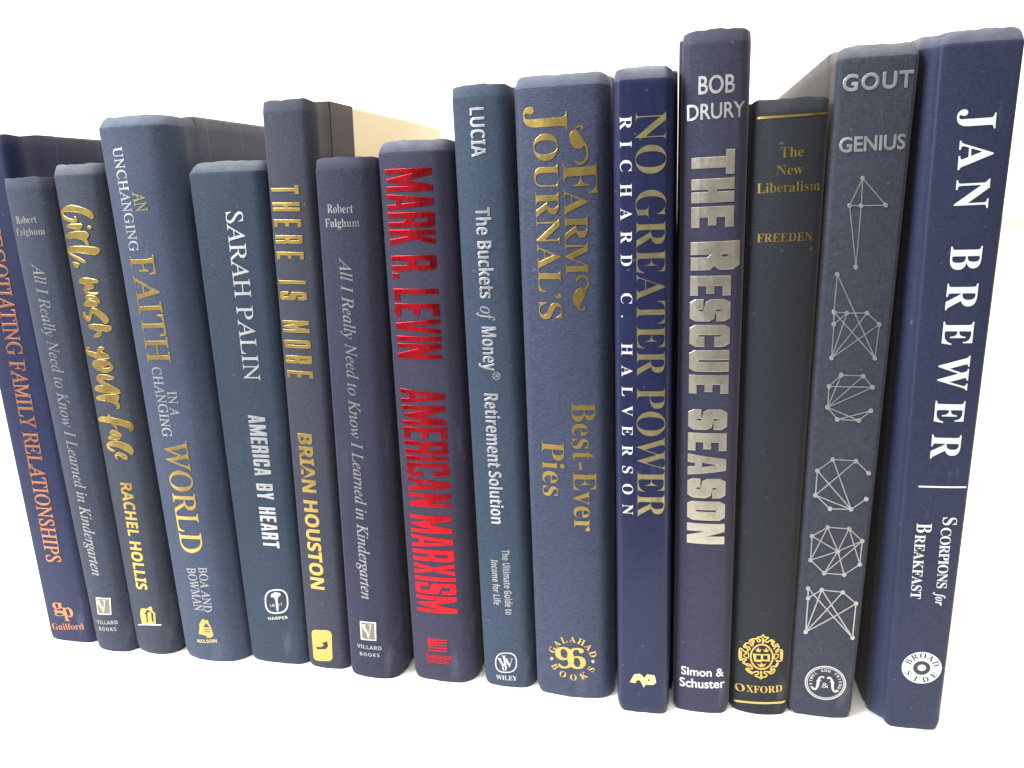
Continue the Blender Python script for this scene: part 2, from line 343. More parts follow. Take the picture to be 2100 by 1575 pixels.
[6,"author_name","dullsilver","T","Fulghum","bserif",[8.26,188.51],[21.97,188.36],[8.82,191.48],0,0.0,-0.006,"cap"],
[6,"title","dullsilver","T","All I Really Need to Know I Learned in Kindergarten","ital",[12.98,177.31],[9.23,37.48],[17.67,177.24],0,0.0,0.002,"cap"],
[6,"publisher_emblem","bronze","P",[[[[7.68,26.66],[14.33,26.68],[13.89,18.53],[7.43,18.35]]]],0.0,0,0],
[6,"publisher_emblem","silver","S",[[[[7.68,26.66],[14.33,26.68],[13.89,18.53],[7.43,18.35],[7.68,26.66]],[0.642,0.642,0.642,0.642,0.642]]],0,1],
[6,"publisher_emblem","silver","T","V","bserif",[7.95,18.84],[13.34,19.31],[8.32,25.34],0,0.0,0.0,"box"],
[6,"publisher_name","dullsilver","T","VILLARD","sansb",[4.85,13.88],[16.06,13.89],[5.02,15.67],1.0,0.0,0.0,"cap"],
[6,"publisher_name","dullsilver","T","BOOKS","sansb",[5.95,10.29],[14.96,10.59],[6.11,11.96],1.0,0.0,0.0,"cap"],
[7,"author_name","red","T","MARK","block:.34:.13:.10:.20",[3.88,207.97],[3.8,181.29],[21.44,207.58],0,0.07,0.0,"cap"],
[7,"author_name","red","T","R.","block:.34:.13:.10:.20",[3.88,177.4],[4.0,169.18],[20.98,177.51],0,0.07,0.0,"cap"],
[7,"author_name","red","T","LEVIN","block:.34:.13:.10:.20",[3.89,165.39],[3.79,139.08],[21.14,165.5],0,0.07,0.0,"cap"],
[7,"title","red","T","AMERICAN","block:.34:.13:.10:.20",[3.67,127.2],[3.96,78.99],[21.08,127.71],0,0.07,0.0,"cap"],
[7,"title","red#1","T","MARXISM","block:.34:.13:.10:.20",[3.67,75.39],[4.0,32.38],[20.98,76.64],0,0.07,0.0,"cap"],
[7,"publisher_emblem","red","P",[[[[7.62,20.18],[11.78,20.41],[11.73,19.59],[11.82,20.18],[15.94,20.4],[15.96,19.83],[11.79,19.65],[11.74,18.9],[15.96,18.96],[15.94,18.49],[11.71,18.43],[11.66,17.67],[15.89,17.74],[15.86,17.22],[11.63,17.14],[8.36,17.0],[8.32,16.41],[11.58,16.44],[15.93,16.52],[15.89,15.94],[11.54,15.85],[8.5,15.86],[8.46,15.15],[11.49,15.03],[16.06,15.14],[16.02,14.55],[11.46,14.5],[7.98,14.71]]]],0.0,0,0],
[7,"publisher_name","red","T","THRESHOLD","sansb",[6.29,10.71],[17.7,11.02],[6.42,12.59],0,0.0,0.0,"cap"],
[7,"publisher_name","red","T","EDITIONS","sansb",[7.05,8.77],[16.54,8.87],[7.17,10.42],0,0.0,0.0,"cap"],
[8,"author_name","silver","T","LUCIA","sansb",[5.44,226.97],[5.48,210.76],[10.64,226.67],0,0.1,-0.012,"cap"],
[8,"title","silver","T","The Buckets","sansb",[5.87,193.53],[6.11,161.52],[11.21,193.37],0,0.1,-0.012,"cap"],
[8,"title","silver","T","of","ital",[5.97,158.66],[6.27,153.09],[10.95,158.66],0,0.0,0.012,"cap"],
[8,"title","silver","T","Money","sansb",[6.17,151.1],[6.13,134.54],[11.71,151.13],0,0.1,-0.012,"cap"],
[8,"title","silver","T","\u00ae","sans",[9.52,134.26],[9.39,131.09],[12.66,134.28],0,0.0,0.01,"box"],
[8,"title","silver","T","Retirement","sansb",[5.9,125.7],[6.08,96.38],[11.4,125.86],0,0.1,-0.012,"cap"],
[8,"title","silver","T","Solution","sansb",[6.21,94.79],[6.41,73.07],[11.27,95.08],0,0.1,-0.012,"cap"],
[8,"subtitle","dullsilver","T","The Ultimate Guide to","sansb",[10.13,62.15],[10.59,33.62],[13.07,62.29],0,0.0,0.0,"cap"],
[8,"subtitle","dullsilver","T","Income for Life","sansb",[5.5,57.44],[5.85,37.64],[8.36,57.78],0,0.0,0.0,"cap"],
[8,"publisher_emblem","whitefoil","P",[[[[14.5,11.88],[14.41,10.63],[14.22,9.78],[13.93,9.05],[13.55,8.43],[13.06,7.91],[12.48,7.49],[11.78,7.15],[10.96,6.9],[9.74,6.71],[8.52,6.59],[7.68,6.63],[6.98,6.79],[6.4,7.07],[5.92,7.48],[5.56,8.01],[5.31,8.67],[5.18,9.5],[5.18,10.75],[5.29,12.02],[5.5,12.92],[5.81,13.69],[6.22,14.37],[6.74,14.95],[7.35,15.44],[8.06,15.82],[8.91,16.11],[10.12,16.31],[11.31,16.37],[12.12,16.28],[12.79,16.05],[13.34,15.7],[13.79,15.23],[14.13,14.65],[14.36,13.95],[14.49,13.11]],[[14.0,11.86],[13.92,10.75],[13.75,9.99],[13.49,9.35],[13.15,8.8],[12.72,8.34],[12.2,7.96],[11.58,7.66],[10.84,7.43],[9.76,7.26],[8.68,7.16],[7.94,7.2],[7.32,7.34],[6.8,7.59],[6.38,7.96],[6.06,8.43],[5.83,9.02],[5.72,9.75],[5.72,10.86],[5.81,11.99],[6.0,12.78],[6.27,13.46],[6.64,14.05],[7.09,14.57],[7.64,14.99],[8.27,15.33],[9.02,15.59],[10.1,15.77],[11.16,15.83],[11.88,15.74],[12.47,15.54],[12.97,15.23],[13.36,14.82],[13.67,14.31],[13.88,13.7],[13.99,12.95]]]],0.0,0,0],
[8,"publisher_emblem","whitefoil","T","W","bserif",[6.49,9.06],[13.32,9.66],[6.67,13.21],0,0.0,-0.006,"box"],
[8,"publisher_emblem","whitefoil","T","J","bserif",[8.32,7.54],[10.82,7.86],[8.61,14.65],0,0.0,-0.004,"box"],
[8,"publisher_name","whitefoil","T","WILEY","bserif",[5.37,3.08],[14.32,3.54],[5.47,5.18],0,0.0,0.0,"cap"],
[9,"title","gold#0","T","F","bserif",[15.25,207.37],[15.55,196.99],[26.47,207.4],0,0.06,-0.01,"box"],
[9,"title","gold#0","T","ARM","bserif",[15.41,198.6],[15.53,169.88],[23.31,198.32],0,0.06,-0.008,"cap"],
[9,"title","gold#1","T","J","bserif",[1.72,225.96],[1.78,217.67],[16.9,225.31],0,0.06,-0.006,"box"],
[9,"title","gold#1","T","OURNAL\u2019S","bserif",[5.23,217.15],[5.66,154.3],[13.46,216.7],0,0.06,-0.008,"cap"],
[9,"ornament","gold#0","P",[[[[19.66,218.21],[21.0,216.3],[22.35,214.17],[22.59,213.13],[21.37,211.72],[19.64,211.8],[18.15,213.11],[17.53,215.21],[18.0,217.26]]]],0.05,2,0],
[9,"ornament","gold#0","S",[[[[19.09,217.42],[19.66,218.42],[20.83,219.03],[21.77,218.66],[21.54,217.84]],[0.661,0.579,0.661,0.91,0.331]],[[[22.04,213.77],[23.18,212.07],[23.41,209.76],[22.52,207.71],[20.66,207.07],[19.15,208.14]],[0.909,0.661,0.579,0.744,0.992,0.331]]],1,1],
[9,"ornament","gold#1","P",[[[[17.71,160.68],[18.21,163.42],[19.6,164.99],[20.96,165.56],[22.28,163.8],[22.27,162.43],[20.89,160.4],[20.18,158.71],[18.82,158.83]]]],0.05,2,0],
[9,"ornament","gold#1","S",[[[[21.62,164.27],[23.07,166.05],[23.1,168.08],[21.68,169.34],[19.88,168.93],[19.04,167.41]],[0.912,0.638,0.547,0.73,1.095,0.365]],[[[19.28,159.05],[20.26,157.79],[21.53,157.58],[21.86,158.54]],[0.923,0.738,0.831,0.369]]],1,1],
[9,"subtitle","gold","T","Best-Ever","bserif",[16.62,123.78],[16.86,73.03],[25.22,123.93],0,0.05,-0.01,"cap"],
[9,"subtitle","gold","T","Pies","bserif",[5.11,108.4],[5.09,86.79],[13.66,109.14],0,0.05,-0.01,"cap"],
[9,"publisher_emblem","gold","T","9","bserif",[9.16,12.73],[16.49,13.74],[9.37,22.51],0,0.0,0.0,"box"],
[9,"publisher_emblem","gold","T","6","bserif",[13.54,13.18],[20.75,13.82],[13.71,22.68],0,0.0,0.0,"box"],
[9,"publisher_name","gold","A","GALAHAD","bserif",[15.19,18.02],7.245,160,17,2.608,0],
[9,"publisher_name","gold","A","BOOKS","bserif",[15.19,18.02],7.245,213,330,2.608,1],
[9,"publisher_emblem","whitefoil","P",[[[[7.38,16.85],[7.28,16.48],[7.04,16.17],[6.71,16.01],[6.39,16.04],[6.16,16.25],[6.08,16.59],[6.17,16.97],[6.42,17.28],[6.75,17.44],[7.07,17.41],[7.3,17.19]]],[[[23.89,17.22],[23.8,16.87],[23.58,16.61],[23.27,16.51],[22.97,16.6],[22.74,16.85],[22.67,17.2],[22.75,17.55],[22.98,17.81],[23.28,17.91],[23.59,17.82],[23.81,17.57]]]],0.0,0,0],
[10,"title","palegold","T","NO GREATER POWER","bserif",[6.3,221.67],[7.47,82.46],[16.08,221.32],0,0.0,-0.011,"cap"],
[10,"author_name","white","T","RICHARD C. HALVERSON","bserif",[1.32,220.78],[2.16,83.13],[5.07,220.56],1.05,0.0,-0.004,"cap"],
[10,"publisher_emblem","palegold","P",[[[[4.82,13.28],[6.52,17.05],[8.6,17.54],[9.54,17.0],[10.3,15.77],[11.41,17.62],[14.21,17.39],[14.6,16.11],[14.92,14.17],[13.88,13.11],[10.88,13.0],[10.14,11.61],[9.37,13.49],[8.61,14.71],[7.48,14.47],[7.1,13.2]],[[12.44,15.1],[12.37,14.84],[12.19,14.67],[11.95,14.65],[11.77,14.79],[11.69,15.04],[11.76,15.3],[11.95,15.47],[12.18,15.49],[12.37,15.35]]]],0.0,0,0],
[11,"author_name","whitefoil","T","BOB","sans",[4.48,226.54],[15.67,226.61],[4.36,231.78],0,0.0,0.014,"cap"],
[11,"author_name","whitefoil","T","DRURY","sans",[1.16,218.81],[19.1,219.2],[1.07,223.42],0,0.0,0.014,"cap"],
[11,"title","champagne","T","THE","block:.44:.19:.14:.20",[2.88,209.24],[3.24,184.86],[16.29,208.78],0,0.12,0.0,"cap"],
[11,"title","champagne","T","R","block:.44:.19:.14:.20",[3.17,180.23],[3.37,170.85],[18.84,180.18],0,0.12,0.0,"cap"],
[11,"title","champagne","T","ESCUE","block:.44:.19:.14:.20",[3.25,169.05],[3.58,128.24],[16.38,169.06],0,0.12,0.0,"cap"],
[11,"title","champagne","T","SEASON","block:.44:.19:.14:.20",[3.53,122.55],[4.02,71.41],[16.58,123.06],0,0.12,0.0,"cap"],
[11,"publisher_name","white","T","Simon &","sans",[2.9,16.02],[18.89,16.59],[2.84,19.43],0,0.0,0.02,"cap"],
[11,"publisher_name","white","T","Schuster","sans",[2.44,10.7],[19.41,11.64],[2.37,14.37],0,0.0,0.02,"cap"],
[12,"gold_rule","gold#0","S",[[[[1.49,218.72],[8.27,218.67],[15.57,218.8],[22.66,219.15]],[0.741,0.741,0.741,0.741]]],0,0],
[12,"title","gold","T","The","bserif",[8.86,206.12],[15.97,206.27],[8.71,209.27],0,0.0,-0.006,"cap"],
[12,"title","gold","T","New","bserif",[7.93,200.73],[16.12,200.87],[7.79,203.77],0,0.0,-0.006,"cap"],
[12,"title","gold","T","Liberalism","bserif",[2.26,195.27],[21.67,195.66],[2.14,198.36],0,0.0,-0.006,"cap"],
[12,"author_name","gold","T","FREEDEN","bserif",[2.88,179.53],[20.28,179.78],[2.77,182.24],0,0.0,-0.004,"cap"],
[12,"publisher_name","gold","T","O","bserif",[2.06,8.37],[5.57,9.34],[1.96,11.58],0,0.0,-0.006,"cap"],
[12,"publisher_name","gold","T","XFORD","bserif",[5.92,9.22],[19.0,10.29],[5.81,12.2],0,0.0,-0.006,"cap"],
[12,"gold_rule","gold#1","S",[[[[1.5,3.79],[5.91,4.68],[10.7,5.21],[15.75,5.43],[20.18,5.37]],[0.868,0.868,0.868,0.868,0.868]]],0,0],
[12,"publisher_emblem","gold","P",[[[[15.05,25.49],[15.04,24.61],[14.92,23.76],[14.7,22.95],[14.38,22.19],[13.97,21.52],[13.48,20.93],[12.92,20.45],[12.32,20.07],[11.67,19.82],[11.01,19.69],[10.34,19.68],[9.68,19.8],[9.05,20.04],[8.47,20.4],[7.94,20.88],[7.49,21.47],[7.11,22.14],[6.83,22.9],[6.64,23.72],[6.56,24.58],[6.58,25.46],[6.7,26.35],[6.92,27.21],[7.23,28.02],[7.63,28.77],[8.11,29.42],[8.65,29.97],[9.25,30.4],[9.88,30.69],[10.54,30.84],[11.2,30.83],[11.86,30.69],[12.49,30.39],[13.08,29.97],[13.61,29.42],[14.08,28.77],[14.47,28.02],[14.76,27.22],[14.96,26.36]],[[14.48,25.49],[14.47,24.72],[14.37,23.98],[14.17,23.26],[13.9,22.6],[13.54,22.01],[13.12,21.49],[12.64,21.06],[12.11,20.73],[11.55,20.51],[10.98,20.39],[10.4,20.38],[9.83,20.49],[9.28,20.71],[8.77,21.03],[8.32,21.45],[7.92,21.97],[7.59,22.56],[7.35,23.23],[7.19,23.95],[7.11,24.7],[7.13,25.47],[7.23,26.24],[7.42,26.99],[7.7,27.7],[8.04,28.35],[8.46,28.92],[8.93,29.4],[9.45,29.77],[10.0,30.02],[10.57,30.15],[11.14,30.14],[11.71,30.02],[12.26,29.76],[12.77,29.39],[13.23,28.92],[13.64,28.35],[13.97,27.7],[14.23,27.0],[14.4,26.26]]],[[[7.47,26.21],[13.6,26.67],[13.81,23.49],[11.05,23.48],[10.53,23.03],[8.13,22.9]],[[8.75,25.73],[8.83,23.83],[10.49,24.06],[10.41,25.88]],[[11.21,25.97],[11.29,24.14],[12.9,24.18],[12.82,26.0]]],[[[8.17,28.65],[8.86,27.89],[9.4,29.32],[9.79,28.11],[10.63,28.6],[10.09,27.27],[8.89,27.26]]],[[[11.03,28.65],[11.85,28.24],[12.2,29.53],[12.65,28.29],[13.44,28.72],[12.82,27.51],[11.68,27.52]]],[[[9.09,22.19],[10.31,21.8],[10.8,22.9],[11.38,21.92],[12.57,22.57],[11.56,20.89],[10.36,20.77]]]],0.0,0,0],
[12,"publisher_emblem","gold","S",[[[[10.85,34.61],[11.61,33.74],[12.75,33.65],[11.99,32.74],[11.61,32.24],[12.44,31.67],[13.93,32.75],[15.06,31.81],[14.48,31.1],[14.8,30.0],[15.98,30.92],[16.71,29.94],[16.69,28.99],[15.71,27.93],[16.28,27.59],[17.47,28.46],[18.12,27.77],[18.21,24.58],[17.57,23.53],[16.04,23.95],[16.78,22.79],[16.17,21.23],[14.79,21.42],[14.17,20.14],[15.53,20.29],[15.58,19.17],[14.39,18.22],[12.99,19.15],[11.79,18.75],[12.92,17.69],[12.41,16.78],[11.47,16.7],[10.83,15.91],[10.06,16.46],[8.91,16.69],[8.89,17.25],[9.81,17.72],[9.63,18.82],[8.44,18.46],[7.4,17.53],[5.48,18.76],[5.85,19.51],[7.58,19.75],[6.72,21.33],[4.46,21.22],[4.3,21.98],[5.32,23.07],[4.38,23.29],[3.49,22.37],[2.87,22.82],[2.74,26.63],[3.45,27.26],[4.81,26.29],[5.71,27.01],[5.41,28.05],[4.2,28.36],[5.07,30.11],[6.39,30.19],[7.08,29.39],[7.42,30.72],[6.08,31.23],[7.1,32.32],[8.41,32.56],[9.25,31.51],[10.01,32.24],[8.92,33.03],[8.91,33.34],[10.09,33.74],[10.85,34.61]],[0.531,0.531,0.531,0.531,0.531,0.531,0.531,0.531,0.531,0.531,0.531,0.531,0.531,0.531,0.531,0.531,0.531,0.531,0.531,0.531,0.531,0.531,0.531,0.531,0.531,0.531,0.531,0.531,0.531,0.531,0.531,0.531,0.531,0.531,0.531,0.531,0.531,0.531,0.531,0.531,0.531,0.531,0.531,0.531,0.531,0.531,0.531,0.531,0.531,0.531,0.531,0.531,0.531,0.531,0.531,0.531,0.531,0.531,0.531,0.531,0.531,0.531,0.531,0.531,0.531,0.531,0.531,0.531,0.531]],[[[4.45,25.08],[5.88,26.09],[5.95,24.03],[4.48,24.28],[4.45,25.08]],[0.382,0.382,0.382,0.382,0.382]],[[[15.36,26.83],[16.67,26.46],[16.59,25.35],[15.39,24.61],[15.36,26.83]],[0.383,0.383,0.383,0.383,0.383]],[[[3.35,26.19],[3.39,23.31]],[0.637,0.637]],[[[17.58,27.5],[17.66,24.64]],[0.542,0.542]],[[[4.7,29.29],[5.11,28.77],[6.18,28.71],[6.35,27.64]],[0.537,0.537,0.537,0.537]],[[[16.43,30.11],[15.49,29.83],[14.99,28.89]],[0.539,0.539,0.539]],[[[10.77,33.27],[10.94,32.34],[10.92,31.32]],[0.628,0.628,0.628]],[[[10.7,18.96],[10.87,18.01],[10.85,16.88]],[0.705,0.705,0.705]],[[[6.85,31.87],[7.66,31.56],[7.3,30.38]],[0.628,0.628,0.628]],[[[13.75,32.35],[14.32,31.73],[14.08,30.94]],[0.628,0.628,0.628]],[[[4.57,21.74],[5.41,20.68],[6.74,20.69]],[0.48,0.48,0.48]],[[[5.87,19.19],[6.83,18.46],[7.64,18.15]],[0.704,0.704,0.704]],[[[14.99,20.14],[14.35,19.18],[13.67,19.17]],[0.644,0.644,0.644]],[[[16.51,22.65],[15.74,21.56]],[0.483,0.483]]],1,1],
[13,"author_name","silver","T","GOUT","sans",[4.67,225.31],[24.98,225.52],[4.38,229.89],1.0,0.07,0.016,"cap"],
[13,"title","silver","T","GENIUS","sans",[4.83,207.05],[24.26,207.36],[4.56,211.36],0.92,0.06,0.014,"cap"],
[13,"network_figure","silver#0","S",[[[[12.38,198.82],[9.06,190.46]],[0.331,0.331]],[[[12.38,198.82],[12.54,190.36]],[0.331,0.331]],[[[12.38,198.82],[19.83,190.28]],[0.331,0.331]],[[[9.06,190.46],[12.54,190.36]],[0.337,0.337]],[[[12.54,190.36],[19.83,190.28]],[0.337,0.337]],[[[9.06,190.46],[12.29,170.79]],[0.337,0.337]],[[[12.54,190.36],[12.29,170.79]],[0.337,0.337]]],0,0],
[13,"network_figure","silver#0","P",[[[[13.01,198.8],[12.97,198.52],[12.81,198.3],[12.56,198.19],[12.28,198.2],[12.02,198.33],[11.83,198.56],[11.74,198.85],[11.79,199.12],[11.95,199.34],[12.19,199.46],[12.47,199.45],[12.74,199.31],[12.93,199.08]]],[[[9.69,190.44],[9.65,190.16],[9.49,189.94],[9.24,189.82],[8.96,189.83],[8.69,189.96],[8.5,190.19],[8.42,190.48],[8.46,190.77],[8.62,190.99],[8.87,191.11],[9.16,191.1],[9.42,190.97],[9.61,190.73]]],[[[13.18,190.34],[13.14,190.06],[12.97,189.83],[12.73,189.71],[12.44,189.72],[12.18,189.86],[11.98,190.09],[11.9,190.38],[11.94,190.66],[12.11,190.88],[12.35,191.0],[12.64,190.99],[12.9,190.86],[13.1,190.62]]],[[[20.48,190.25],[20.44,189.97],[20.28,189.75],[20.03,189.63],[19.74,189.64],[19.47,189.78],[19.27,190.01],[19.19,190.3],[19.23,190.58],[19.39,190.8],[19.64,190.92],[19.93,190.91],[20.2,190.77],[20.39,190.54]]],[[[12.94,170.79],[12.9,170.49],[12.73,170.26],[12.48,170.13],[12.19,170.13],[11.92,170.27],[11.72,170.51],[11.63,170.8],[11.68,171.1],[11.84,171.33],[12.1,171.46],[12.39,171.46],[12.66,171.32],[12.85,171.08]]]],0.08,0,6],
[13,"network_figure","silver#1","S",[[[[6.81,168.45],[6.54,155.98]],[0.353,0.353]],[[[6.81,168.45],[20.39,140.46]],[0.353,0.353]],[[[6.54,155.98],[10.62,155.69]],[0.362,0.362]],[[[10.62,155.69],[16.8,155.66]],[0.362,0.362]],[[[16.8,155.66],[20.9,151.86]],[0.36,0.36]],[[[20.9,151.86],[20.39,140.46]],[0.362,0.362]],[[[6.54,155.98],[6.8,151.87]],[0.362,0.362]],[[[6.8,151.87],[6.75,140.35]],[0.364,0.364]],[[[6.54,155.98],[20.39,140.46]],[0.362,0.362]],[[[10.62,155.69],[6.75,140.35]],[0.362,0.362]],[[[16.8,155.66],[6.75,140.35]],[0.36,0.36]],[[[20.9,151.86],[6.75,140.35]],[0.362,0.362]],[[[6.8,151.87],[10.62,155.69]],[0.364,0.364]]],0,0],
[13,"network_figure","silver#1","P",[[[[7.47,168.45],[7.42,168.15],[7.25,167.91],[7.0,167.78],[6.71,167.78],[6.44,167.92],[6.24,168.16],[6.16,168.46],[6.21,168.75],[6.37,168.99],[6.63,169.12],[6.92,169.12],[7.19,168.99],[7.38,168.75]]],[[[7.2,155.99],[7.16,155.68],[6.99,155.44],[6.73,155.3],[6.44,155.29],[6.17,155.43],[5.97,155.67],[5.88,155.97],[5.93,156.28],[6.1,156.53],[6.35,156.67],[6.65,156.67],[6.92,156.54],[7.12,156.29]]],[[[7.46,151.88],[7.41,151.57],[7.25,151.32],[6.99,151.18],[6.69,151.18],[6.42,151.31],[6.22,151.55],[6.13,151.86],[6.18,152.17],[6.35,152.42],[6.61,152.56],[6.9,152.57],[7.18,152.43],[7.38,152.19]]],[[[11.28,155.69],[11.23,155.38],[11.07,155.14],[10.81,155.0],[10.52,155.0],[10.24,155.13],[10.04,155.38],[9.96,155.68],[10.0,155.99],[10.17,156.23],[10.43,156.37],[10.72,156.37],[10.99,156.23],[11.19,155.99]]],[[[17.47,155.66],[17.43,155.35],[17.26,155.11],[17.0,154.98],[16.71,154.98],[16.43,155.12],[16.23,155.36],[16.14,155.67],[16.18,155.97],[16.35,156.21],[16.61,156.35],[16.9,156.34],[17.18,156.2],[17.38,155.96]]],[[[21.57,151.85],[21.53,151.54],[21.36,151.3],[21.1,151.17],[20.8,151.17],[20.52,151.31],[20.31,151.56],[20.22,151.87],[20.27,152.17],[20.44,152.42],[20.7,152.55],[21.0,152.54],[21.28,152.4],[21.48,152.15]]],[[[7.42,140.37],[7.37,140.05],[7.2,139.79],[6.94,139.65],[6.64,139.64],[6.36,139.77],[6.16,140.02],[6.08,140.33],[6.12,140.65],[6.29,140.9],[6.55,141.05],[6.85,141.06],[7.13,140.93],[7.33,140.68]]],[[[21.07,140.46],[21.03,140.14],[20.86,139.9],[20.6,139.76],[20.29,139.76],[20.01,139.91],[19.8,140.16],[19.71,140.47],[19.75,140.78],[19.92,141.03],[20.18,141.17],[20.49,141.16],[20.77,141.02],[20.98,140.77]]]],0.08,0,6],
[13,"network_figure","silver#2","S",[[[[10.17,134.51],[17.13,134.26]],[0.375,0.375]],[[[17.13,134.26],[20.38,130.34]],[0.375,0.375]],[[[20.38,130.34],[6.58,130.46]],[0.377,0.377]],[[[6.58,130.46],[10.17,134.51]],[0.379,0.379]],[[[6.58,130.46],[6.56,123.01]],[0.379,0.379]],[[[10.17,134.51],[6.56,123.01]],[0.375,0.375]],[[[17.13,134.26],[6.56,123.01]],[0.375,0.375]],[[[20.38,130.34],[6.56,123.01]],[0.377,0.377]],[[[6.56,123.01],[9.94,118.79]],[0.384,0.384]],[[[9.94,118.79],[16.85,118.61]],[0.386,0.386]],[[[6.56,123.01],[16.85,118.61]],[0.384,0.384]],[[[9.94,118.79],[20.53,122.1]],[0.386,0.386]],[[[16.85,118.61],[20.53,122.1]],[0.384,0.384]]],0,0],
[13,"network_figure","silver#2","P",[[[[10.85,134.52],[10.8,134.21],[10.63,133.95],[10.37,133.8],[10.07,133.79],[9.79,133.93],[9.59,134.18],[9.5,134.49],[9.55,134.81],[9.72,135.07],[9.98,135.22],[10.28,135.22],[10.56,135.09],[10.76,134.84]]],[[[17.81,134.26],[17.77,133.94],[17.6,133.69],[17.34,133.55],[17.03,133.55],[16.75,133.69],[16.54,133.94],[16.45,134.26],[16.5,134.57],[16.67,134.83],[16.93,134.97],[17.23,134.97],[17.52,134.83],[17.72,134.57]]],[[[21.07,130.33],[21.03,130.02],[20.86,129.76],[20.59,129.62],[20.28,129.63],[19.99,129.77],[19.78,130.03],[19.69,130.34],[19.74,130.66],[19.91,130.92],[20.17,131.06],[20.48,131.05],[20.77,130.91],[20.98,130.65]]],[[[7.26,130.49],[7.21,130.16],[7.04,129.9],[6.77,129.74],[6.47,129.73],[6.19,129.86],[5.99,130.11],[5.9,130.43],[5.95,130.75],[6.12,131.02],[6.39,131.17],[6.69,131.18],[6.97,131.05],[7.17,130.8]]],[[[7.24,123.04],[7.2,122.71],[7.02,122.44],[6.76,122.29],[6.46,122.27],[6.17,122.4],[5.97,122.65],[5.88,122.98],[5.93,123.3],[6.1,123.57],[6.37,123.73],[6.67,123.75],[6.95,123.61],[7.16,123.36]]],[[[10.62,118.81],[10.58,118.48],[10.4,118.22],[10.14,118.06],[9.83,118.05],[9.55,118.18],[9.34,118.44],[9.25,118.76],[9.3,119.09],[9.47,119.36],[9.74,119.51],[10.04,119.53],[10.33,119.39],[10.53,119.14]]],[[[17.54,118.62],[17.49,118.29],[17.32,118.03],[17.05,117.88],[16.74,117.88],[16.45,118.02],[16.24,118.28],[16.15,118.6],[16.2,118.93],[16.37,119.19],[16.64,119.34],[16.95,119.34],[17.23,119.2],[17.45,118.94]]],[[[21.23,122.09],[21.18,121.77],[21.01,121.51],[20.74,121.37],[20.43,121.37],[20.14,121.52],[19.93,121.78],[19.84,122.1],[19.88,122.42],[20.06,122.68],[20.32,122.82],[20.63,122.82],[20.92,122.68],[21.13,122.42]]]],0.08,0,6],
[13,"network_figure","silver#3","S",[[[[9.44,104.19],[16.93,103.93]],[0.395,0.395]],[[[16.93,103.93],[21.43,99.47]],[0.395,0.395]],[[[9.44,104.19],[4.63,99.69]],[0.395,0.395]],[[[4.63,99.69],[4.51,90.49]],[0.401,0.401]],[[[4.51,90.49],[9.62,85.71]],[0.408,0.408]],[[[9.62,85.71],[16.57,85.87]],[0.41,0.41]],[[[16.57,85.87],[21.34,89.82]],[0.408,0.408]],[[[9.44,104.19],[16.57,85.87]],[0.395,0.395]],[[[4.63,99.69],[16.57,85.87]],[0.401,0.401]],[[[16.93,103.93],[4.51,90.49]],[0.395,0.395]],[[[4.51,90.49],[16.57,85.87]],[0.408,0.408]]],0,0],
[13,"network_figure","silver#3","P",[[[[10.13,104.23],[10.08,103.89],[9.91,103.61],[9.64,103.45],[9.33,103.43],[9.04,103.57],[8.83,103.82],[8.74,104.16],[8.79,104.49],[8.97,104.77],[9.23,104.94],[9.54,104.95],[9.83,104.82],[10.04,104.56]]],[[[17.63,103.94],[17.58,103.61],[17.41,103.34],[17.14,103.18],[16.82,103.18],[16.53,103.32],[16.32,103.58],[16.23,103.92],[16.27,104.25],[16.45,104.52],[16.72,104.68],[17.03,104.68],[17.32,104.54],[17.54,104.28]]],[[[22.15,99.47],[22.1,99.13],[21.92,98.86],[21.65,98.71],[21.33,98.71],[21.03,98.86],[20.82,99.13],[20.72,99.47],[20.77,99.81],[20.94,100.08],[21.22,100.23],[21.54,100.23],[21.83,100.08],[22.05,99.81]]],[[[5.32,99.75],[5.27,99.41],[5.09,99.12],[4.82,98.94],[4.51,98.92],[4.23,99.05],[4.02,99.3],[3.93,99.63],[3.98,99.98],[4.16,100.27],[4.43,100.44],[4.74,100.47],[5.02,100.34],[5.23,100.08]]],[[[5.21,90.55],[5.16,90.2],[4.98,89.91],[4.71,89.73],[4.39,89.7],[4.1,89.82],[3.89,90.08],[3.8,90.42],[3.86,90.77],[4.03,91.06],[4.31,91.24],[4.62,91.27],[4.91,91.15],[5.12,90.89]]],[[[10.32,85.76],[10.27,85.4],[10.09,85.11],[9.82,84.94],[9.51,84.92],[9.21,85.05],[9.0,85.31],[8.91,85.66],[8.96,86.01],[9.14,86.3],[9.41,86.47],[9.72,86.49],[10.02,86.36],[10.23,86.1]]],[[[17.28,85.89],[17.24,85.54],[17.06,85.26],[16.78,85.1],[16.46,85.09],[16.17,85.23],[15.95,85.51],[15.85,85.85],[15.9,86.2],[16.08,86.48],[16.36,86.64],[16.67,86.65],[16.97,86.51],[17.19,86.23]]],[[[22.06,89.82],[22.02,89.47],[21.84,89.2],[21.56,89.05],[21.24,89.05],[20.94,89.2],[20.72,89.47],[20.62,89.82],[20.67,90.16],[20.85,90.44],[21.12,90.59],[21.44,90.59],[21.74,90.44],[21.96,90.16]]]],0.08,0,6],
